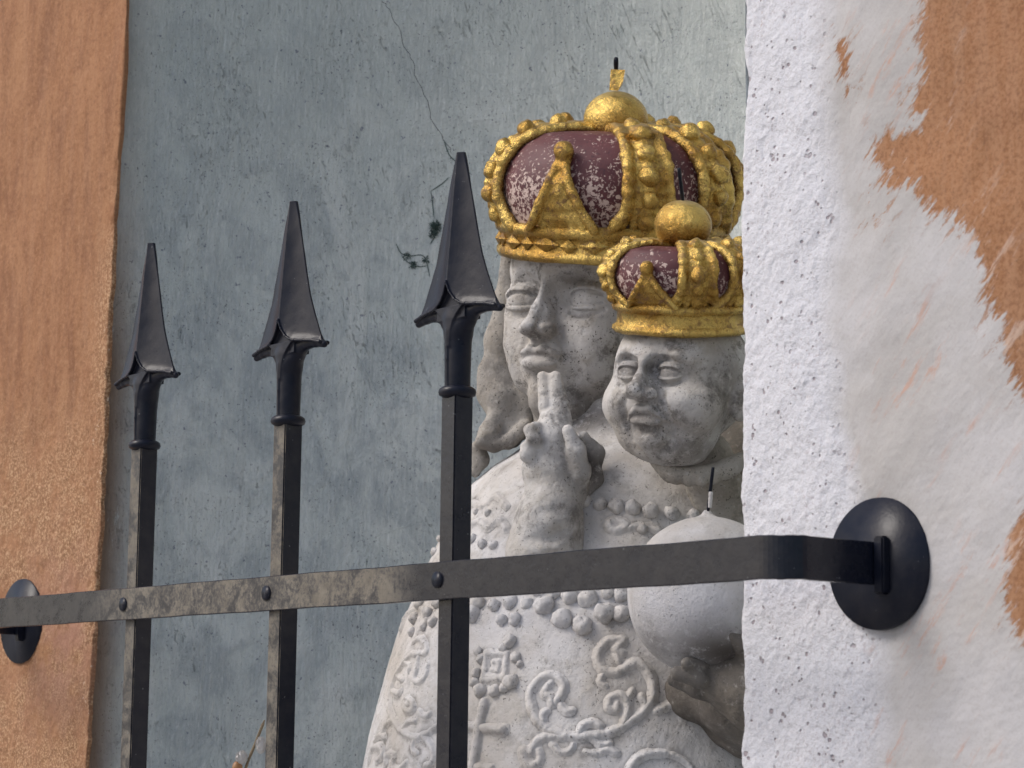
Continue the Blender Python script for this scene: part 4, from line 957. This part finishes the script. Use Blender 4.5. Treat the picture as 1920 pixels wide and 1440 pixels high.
# thin rod standing on the globe, its paint mostly gone
def rod(name, a, b, r, m, parent, n=12, rows=14):
    a = np.array(a); b = np.array(b); d = (b-a)/np.linalg.norm(b-a); x = np.cross(d, [0, 1, .1]); x /= np.linalg.norm(x); y = np.cross(d, x)
    th = np.linspace(0, 2*np.pi, n, endpoint=False); R_ = []
    for t in np.linspace(0, 1, rows):
        rr = r*(1+.12*vnoise(np.array([t*9., 3., 1.]), 1)); R_.append(a+(b-a)*t+rr*(np.cos(th)[:, None]*x+np.sin(th)[:, None]*y))
    o = polar(name, R_, m, None); WM[o.name] = Matrix.Identity(4)
    return child_of2(o, parent, Matrix.Identity(4))
M_rod = iron('rusty_rod')
rod('rod', cg+np.array([0, 0, .070]), P(1337, 876, 2.15), px(3.2, 2.15), M_rod, globe)
rod('paint_remnant', P(1331, 952, 2.147), P(1333, 922, 2.147), px(4.0, 2.15), M_globe, globe)

# ---------------------------------------------------------------- crowns
BK = np.array([.775, -.632, 0.])                     # horizontal direction towards the street corner the heads bow to
def crown(center, tilt, Rb, ffrac, fw, prof, band_h, arches, hw, fleurs, orb_r, orb_z, beads, tube, label, seed, lin_in, diamonds):
    """prof: [(r, z)] of an arch from band top to the summit; angles count from BK towards image right"""
    t = R(tilt); Uc = np.array([0, 0, 1.])*math.cos(t)+BK*math.sin(t); Fc = BK*math.cos(t)-np.array([0, 0, 1.])*math.sin(t); Sc = np.cross(Uc, Fc)
    O = np.array(center)
    mw = Matrix([[Sc[i], -Fc[i], Uc[i], O[i]] for i in range(3)]+[[0, 0, 0, 1]])     # local x right, y away, z up
    pr = np.array(prof)
    # band with two mouldings
    n = 220; th = np.linspace(0, 2*np.pi, n, endpoint=False); rows = []
    H = band_h; tb = tube
    bp = [(Rb-.010, .0005), (Rb-.002, -.0012), (Rb+.0022, .0), (Rb+.0042, tb*.7), (Rb+.0036, tb*1.5), (Rb+.0008, tb*2.0), (Rb, tb*2.4), (Rb-.0005, H*.5), (Rb, H-tb*2.4), (Rb+.001, H-tb*2.1), (Rb+.0045, H-tb*1.5),
          (Rb+.0055, H-tb*.6), (Rb+.0040, H+.001), (Rb-.001, H+.0025), (Rb-.010, H+.002)]
    for r, z in bp:
        nn = fbm(np.stack([np.cos(th)*Rb, np.sin(th)*Rb, th*0+z], 1), 45, 3, seed)
        rows.append(np.stack([(r+.0016*nn)*np.cos(th), (r+.0016*nn)*np.sin(th), z+.0012*nn], 1))
    cr = polar('crown', rows, M_gold, None); WM[cr.name] = Matrix.Identity(4); child_of2(cr, statue, mw)
    cr['label'] = label
    # lining
    rows = []; lp = [(Rb-.006, H-.006)]+[(r-lin_in*(1 if k < len(prof)-2 else .6), z-(0 if k < len(prof)-3 else lin_in*.6)) for k, (r, z) in enumerate(prof)]
    lpp = np.array(lp); tt = np.linspace(0, len(lp)-1, 40); lr = np.interp(tt, range(len(lp)), lpp[:, 0]); lz = np.interp(tt, range(len(lp)), lpp[:, 1])
    for r, z in zip(lr, lz):
        nn = fbm(np.stack([np.cos(th)*r, np.sin(th)*r, th*0+z], 1), 30, 2, seed+3)
        rows.append(np.stack([(r+.0009*nn)*np.cos(th), (r+.0009*nn)*np.sin(th), z+0*th], 1))
    ln = polar('lining', rows, M_lin, None); WM[ln.name] = Matrix.Identity(4); child_of2(ln, cr, mw)
    V = verts(ln.data); zt = prof[-1][1]; setattr_pt(ln.data, 'low', np.clip(.75-(V[:, 2]-H)/(zt-H)*1.25, -.8, .5))
    # one arch, carved once, copied round
    tt = np.linspace(0, len(pr)-1, 15); ar = np.interp(tt, range(len(pr)), pr[:, 0]); azz = np.interp(tt, range(len(pr)), pr[:, 1]); f = tt/tt[-1]
    hwid = hw*(1.0-.48*np.clip((f-.45)/.55, 0, 1))*(1+.75*np.exp(-(f/.13)**1.5))
    def pt(r, z, off): return (off, -math.sqrt(max(r*r-off*off, 1e-8)), z)
    v = Vol((-hw*2.1, -pr[:, 0].max()-.022, H-.012), (hw*2.1, -.004, zt+.018), .0013 if Rb > .09 else .0010)
    for s in (-1, 1): v.chain([pt(a+tube*.25, b_, s*c) for a, b_, c in zip(ar, azz, hwid)], [tube*(1.05+.12*math.sin(i*2.1+s)) for i in range(15)], tube*.5)
    for j in np.linspace(-.75, .75, 5): v.chain([pt(a-tube*.35, b_, j*c) for a, b_, c in zip(ar, azz, hwid)], [max(tube*.55, hw*.2)]*15, tube*.6)
    v.chain([pt(a+tube*.2, b_, 0) for a, b_ in zip(ar, azz)], tube*.75, tube)
    me = v.mesh('arch'); displace(me, .0016, 45, 2, seed+25, .6); displace(me, .0011, 110, 3, seed+5, .6); me.materials.append(M_gold); setattr_pt(me, 'stain_shade', np.zeros(len(me.vertices)))
    me.polygons.foreach_set('use_smooth', np.ones(len(me.polygons), dtype=bool))
    for k, az in enumerate(arches):
        a = bpy.data.objects.new('arch', me); COL.objects.link(a); rm = mw @ Matrix.Rotation(R(az), 4, 'Z'); child_of2(a, cr, rm)
        for j, (fb, rb, up_) in enumerate(beads):
            r = np.interp(fb, f, ar); z = np.interp(fb, f, azz); dr = np.interp(fb+.02, f, azz)-np.interp(fb-.02, f, azz); dz = np.interp(fb+.02, f, ar)-np.interp(fb-.02, f, ar)
            L = math.hypot(dr, dz)+1e-9; nr, nz = dr/L, -dz/L
            p = rm @ Vector((0, -(r+nr*(up_+rb*.12)), z+nz*(up_+rb*.12))); bead(p, rb*(1+.12*math.sin(j*3.1+k)), cr, SPHG)
    # fleurons: ridge-backed triangle with a bulb on top
    fh = (zt-H)*ffrac
    fv = Vol((-fw*1.3, -Rb-.03, H-.008), (fw*1.3, -Rb*.7, H+fh+.03), .0011 if Rb > .09 else .0009)
    rr = lambda z: np.interp(z, pr[:, 1], pr[:, 0])-.001
    zs = np.linspace(H, H+fh, 7); w0 = fw
    for s in (-1, 1): fv.chain([(s*w0*(1-q_)**1.35+s*tube*.3, -rr(z)-tube*.3, z) for q_, z in zip(np.linspace(0, 1, 7), zs)], [tube*.95]*6+[tube*.7], tube*.4)
    for q_ in (.25, .5, .75): fv.chain([(w0*q_*(2*j-1)*.55, -rr(H+fh*(1-q_)*.62)+tube*.5, H+fh*(1-q_)*.62) for j in (0, 1)], tube*.95, tube)
    for j in np.linspace(-.5, .5, 5): fv.chain([(w0*j*1.3, -rr(H)+tube*.3, H+.001), (0, -rr(H+fh*.6)+tube*.4, H+fh*.62)], tube*.9, tube)
    fv.chain([(0, -rr(H+fh*.9)-tube*.2, H+fh*.85), (0, -rr(H+fh)-tube*.6, H+fh)], [tube*1.1, tube*1.5], tube*.5)
    fv.cap((0, -rr(H+fh*.5)+tube*.1, H+fh*.5), (0, -rr(H+fh)-tube*.4, H+fh*.98), tube*1.25, tube*1.2, tube*.6)
    fv.ell((0, -rr(H+fh)-tube*.9, H+fh+tube*.5), (tube*1.9, tube*1.9, tube*2.1), tube*.5)
    me = fv.mesh('fleuron'); displace(me, .0014, 60, 3, seed+8, .6); me.materials.append(M_gold2)
    me.polygons.foreach_set('use_smooth', np.ones(len(me.polygons), dtype=bool))
    for az in fleurs:
        a = bpy.data.objects.new('fleuron', me); COL.objects.link(a); child_of2(a, cr, mw @ Matrix.Rotation(R(az), 4, 'Z'))
    # lozenges on the band
    if diamonds:
        ww, hh = diamonds; k = 0; az = -176.
        while az < 176:
            w1 = ww*(1.25 if k % 2 else .72); k += 1
            c = [(-w1, 0, 0), (0, -hh, 0), (w1, 0, 0), (0, hh, 0), (0, 0, .0042)]
            vs = []
            for x_, z_, o_ in c:
                aa_ = x_/Rb; vs.append((math.sin(aa_)*(Rb+.0015+o_), -math.cos(aa_)*(Rb+.0015+o_), H*.5+z_))
            for x_, z_, o_ in c[:4]:
                aa_ = x_/Rb; vs.append((math.sin(aa_)*(Rb-.003), -math.cos(aa_)*(Rb-.003), H*.5+z_))
            me = bpy.data.meshes.new('lozenge'); me.from_pydata(vs, [], [(0, 1, 4), (1, 2, 4), (2, 3, 4), (3, 0, 4), (0, 5, 6, 1), (1, 6, 7, 2), (2, 7, 8, 3), (3, 8, 5, 0)]); me.update()
            d = put(me, 'lozenge', M_gold2, None, False); child_of2(d, cr, mw @ Matrix.Rotation(R(az), 4, 'Z') @ Matrix.Translation((0, 0, .0008*math.sin(k*2.3))))
            az += math.degrees((ww*2.05)/Rb)
    # orb
    ov = Vol((-orb_r*1.2, -orb_r*1.2, orb_z-orb_r*1.1), (orb_r*1.2, orb_r*1.2, orb_z+orb_r*1.1), orb_r/26)
    ov.ell((0, 0, orb_z), (orb_r, orb_r, orb_r*.87), 0); me = ov.mesh('orb'); displace(me, .0005, 50, 3, seed+9)
    o = put(me, 'orb', M_orbg); WM[o.name] = Matrix.Identity(4); child_of2(o, cr, mw)
    return cr, mw, o
p1 = [(.117, .032), (.1215, .045), (.1265, .062), (.1265, .080), (.120, .099), (.106, .115), (.086, .126), (.060, .131), (.036, .131), (.018, .128)]
c1, mw1, orb1 = crown(P(1150, 478, 2.49), 16.5, .1165, .78, .034, p1, .034, [-79, 13, 51, 97, 145, 192, 238], .0205, [-28, 215], .0330, .1390,
      [(.10, .0088, .001), (.24, .0098, .002), (.37, .0100, .002), (.50, .0104, .002), (.64, .0104, .003), (.78, .0096, .002)], .0052,
      'large gilded crown with maroon lining, worn on the mother\'s head', 51, .0055, (.0125, .0078))
p2 = [(.0610, .026), (.0655, .034), (.0710, .044), (.0725, .056), (.0690, .068), (.0590, .078), (.0440, .083), (.0300, .083), (.015, .081)]
c2, mw2, orb2 = crown(P(1277, 622, 2.27), 14, .0605, .62, .0235, p2, .0265, [-80, 8, 48, 92, 140, 190, 235], .0145, [-30], .0272, .1000,
      [(.10, .0058, 0), (.24, .0062, .0008), (.38, .0075, .002), (.53, .0062, .001), (.68, .0066, .002)], .0036,
      'small gilded crown with maroon lining, worn on the child\'s head', 71, .0035, None)
# rods on the orbs
def at(mw, x, y, z): v = mw @ Vector((x, y, z)); return np.array(v)
rod('spike', at(mw1, 0, 0, .170), P(1155, 110, 2.43), px(4.6, 2.45), M_rod, c1)
a_ = P(1156, 178, 2.43)
rod('spike', at(mw2, 0, 0, .118), P(1273, 316, 2.235), px(3.6, 2.25), M_rod, c2)
# broken stub of the gilded cross: a twisted wedge
tv_ = [(-1, -.8, -1), (.2, -1, -1.05), (.5, .6, -.9), (-.8, .7, -.9), (-1.05, -1, 1), (1.1, -1, .95), (1.15, 1, .9), (-1, 1, 1.05), (.95, -1.1, -.25), (.95, .9, -.35)]
fc = [(0, 3, 2, 1), (4, 5, 6, 7), (0, 1, 8, 5, 4), (1, 2, 9, 8), (8, 9, 6, 5), (2, 3, 7, 6, 9), (3, 0, 4, 7)]
me = bpy.data.meshes.new('cross_stub'); cc = P(1156, 151, 2.43); s1 = px(15, 2.43)
me.from_pydata([tuple(cc+rt*(x*.9+.12*z)*s1*.92-dv*-y*s1*.8+np.array([0, 0, 1])*z*s1*1.35) for x, y, z in tv_], [], fc); me.update()
o = put(me, 'cross_stub', M_gold, None, False); WM[o.name] = Matrix.Identity(4); child_of2(o, c1, Matrix.Identity(4))

# ---------------------------------------------------------------- small things
# weeds rooted in the cracks of the niche wall; pussy willow twig at the foot
from mathutils.bvhtree import BVHTree
NB = BVHTree.FromPolygons([tuple(v) for v in verts(niche_o.data)], [tuple(p.vertices) for p in niche_o.data.polygons])
def niche_hit(x, y, lift=.0004):
    v = dv+rt*(x-960)/FPX-up*(y-720)/FPX; v = v/np.linalg.norm(v); h = NB.ray_cast(Vector(CAM+v*2.3), Vector(v))[0]
    return (np.array(h) if h else CAM+v*2.9)-v*lift
mw_, mnt, mb = mat('dry_moss'); g = G(mnt); mnt.links.new(g.mix(g.noise(g.wco, 200, 2), (.035, .065, .060), (.10, .15, .135)), mb.inputs['Base Color']); mb.inputs['Roughness'].default_value = .9
mc_, cnt, cb = mat('dark_crack'); cb.inputs['Base Color'].default_value = (.055, .062, .068, 1); cb.inputs['Roughness'].default_value = 1
def strands(paths, r, name, m, n=5):
    V = []; F = []
    for p in paths:
        p = np.array(p); b0 = len(V); t = np.gradient(p, axis=0)
        for i, (q_, d) in enumerate(zip(p, t)):
            d = d/(np.linalg.norm(d)+1e-9); x = np.cross(d, [.3, .2, .93]); x /= np.linalg.norm(x)+1e-9; y = np.cross(d, x)
            rr = r*(1 if 0 < i < len(p)-1 else .3)
            for k in range(n): V.append(q_+rr*(math.cos(2*np.pi*k/n)*x+math.sin(2*np.pi*k/n)*y))
        for i in range(len(p)-1):
            for k in range(n): F.append((b0+i*n+k, b0+i*n+(k+1) % n, b0+(i+1)*n+(k+1) % n, b0+(i+1)*n+k))
    return mesh_np(name, V, F)
rd = random.Random(3)
def weed(paths, tufts, label, rr=.0006):
    P_ = [[niche_hit(*q_) for q_ in smooth(p, 3)] for p in paths]
    for (cx, cy, rad, n) in tufts:
        c = niche_hit(cx, cy)
        for k in range(n):
            d = np.array([rd.gauss(0, 1), rd.gauss(0, 1), rd.gauss(0, 1)]); d /= np.linalg.norm(d); s0 = c+d*px(rad, 2.85)*rd.random()*.8
            P_.append([s0, s0+d*.0015+np.array([0, 0, rd.uniform(-.002, .002)]), s0+d*.0032])
    me = strands(P_, rr, 'weed', mw_); o = put(me, 'weed', mw_); tag(o, label, 'weed', 'dried weeds rooted in the niche plaster')
weed([[(812, 412), (816, 440), (806, 458)], [(832, 262), (842, 290), (856, 305), (850, 312)], [(842, 332), (828, 345), (808, 358)], [(808, 358), (814, 410)]], [(816, 425, 13, 260), (812, 440, 8, 80)], 'small dark tuft of dried weed beside the tallest spear tip')
weed([[(742, 455), (752, 475), (770, 480), (790, 478), (802, 490)], [(752, 478), (765, 492), (785, 500), (800, 498)], [(800, 490), (806, 520)]], [(762, 480, 8, 60), (775, 497, 8, 60), (798, 488, 7, 50)], 'thin spreading dried weed stem between middle and tallest spear tips', .0005)
# crack in the plaster of the niche
cp = [(716, 0), (728, 18), (745, 50), (757, 88), (770, 108), (780, 140), (800, 190), (812, 230), (832, 262), (850, 290)]
me = strands([[niche_hit(x+rd.uniform(-3, 3), y, -.0001) for x, y in smooth(cp, 4)]], .00038, 'crack', mc_); o = put(me, 'crack', mc_); tag(o, kind='structure')
for rp, rr_ in (([(640, 622), (662, 655), (690, 705), (722, 772)], .0013), ([(646, 830), (655, 880), (676, 925)], .0012), ([(352, 490), (350, 600), (362, 700), (378, 772)], .0009), ([(572, 700), (600, 760)], .0008),
                ([(860, 120), (905, 140), (940, 190), (950, 230)], .0010), ([(820, 140), (880, 160), (915, 210)], .0009), ([(690, 1010), (720, 1000), (800, 975)], .0009), ([(366, 1200), (373, 1340)], .0008), ([(560, 1372), (600, 1380), (640, 1392)], .0008)):
    me = strands([[niche_hit(x, y, -.0004) for x, y in smooth(rp, 6)]], rr_, 'plaster_ridge', M_niche, 8); setattr_pt(me, 'edge', np.zeros(len(me.vertices))); o = put(me, 'plaster_ridge', M_niche); tag(o, kind='structure')
# pussy willow
mt, tnt, tb_ = mat('willow_bark'); g = G(tnt); tnt.links.new(g.mix(g.noise(g.wco, 120, 3), (.16, .11, .06), (.30, .24, .15)), tb_.inputs['Base Color']); tb_.inputs['Roughness'].default_value = .6
mk, knt, kb = mat('catkin_fur'); kb.inputs['Base Color'].default_value = (.62, .60, .58, 1); kb.inputs['Roughness'].default_value = 1
ms, snt, sb_ = mat('bud_scale'); sb_.inputs['Base Color'].default_value = (.34, .17, .07, 1); sb_.inputs['Roughness'].default_value = .4
wil = empty('willow_twig', P(440, 1560, 2.52)); tag(wil, 'pussy willow twig with white catkins rising at the foot of the niche', 'twig'); WM[wil.name] = Matrix.Translation(Vector(P(440, 1560, 2.52)))
zw = 2.52
def wpart(me, name, m):
    o = put(me, name, m); WM[o.name] = Matrix.Identity(4); return child_of2(o, wil, Matrix.Identity(4))
wpart(strands([[P(*q_, zw) for q_ in smooth([(440, 1560), (452, 1480), (462, 1436), (478, 1396), (496, 1350)], 4)]], .0016, 'stem', mt, 8), 'stem', mt)
wpart(strands([[P(*q_, zw) for q_ in smooth([(446, 1520), (444, 1460), (449, 1436)], 4)]], .0013, 'stem', mt, 8), 'stem', mt)
def catkin(x, y, rx, ry, name='catkin'):
    c = P(x, y, zw-.004); hairs = []
    for k in range(420):
        d = np.array([rd.gauss(0, 1), rd.gauss(0, 1), rd.gauss(0, 1)]); d /= np.linalg.norm(d)
        s0 = c+d*np.array([px(rx, zw), px(rx, zw), px(ry, zw)])*.75; hairs.append([s0, s0+d*.0012, s0+d*.0022+np.array([0, 0, .0006])])
    me = strands(hairs, .00035, name, mk, 3); k = wpart(me, name, mk)
    b_ = bead(c, 1, k, [sphere_me('core', 3, 16, .05)], (px(rx, zw)*.9, px(rx, zw)*.9, px(ry, zw)*.9), 'core'); b_.data.materials.append(mk)
    b_.matrix_basis = WM[k.name].inverted() @ (Matrix.Translation(Vector(c)) @ Matrix.Diagonal((px(rx, zw)*.9, px(rx, zw)*.9, px(ry, zw)*.9, 1)))
catkin(453, 1421, 11, 13); catkin(489, 1398, 9, 17)
sv = Vol(P(447, 1436, zw)-.02, P(447, 1436, zw)+.02, .0008); sv.ell(tuple(P(445, 1440, zw-.004)), (.0055, .0055, .0075), .001)
me = sv.mesh('bud_scale'); wpart(me, 'bud_scale', ms)
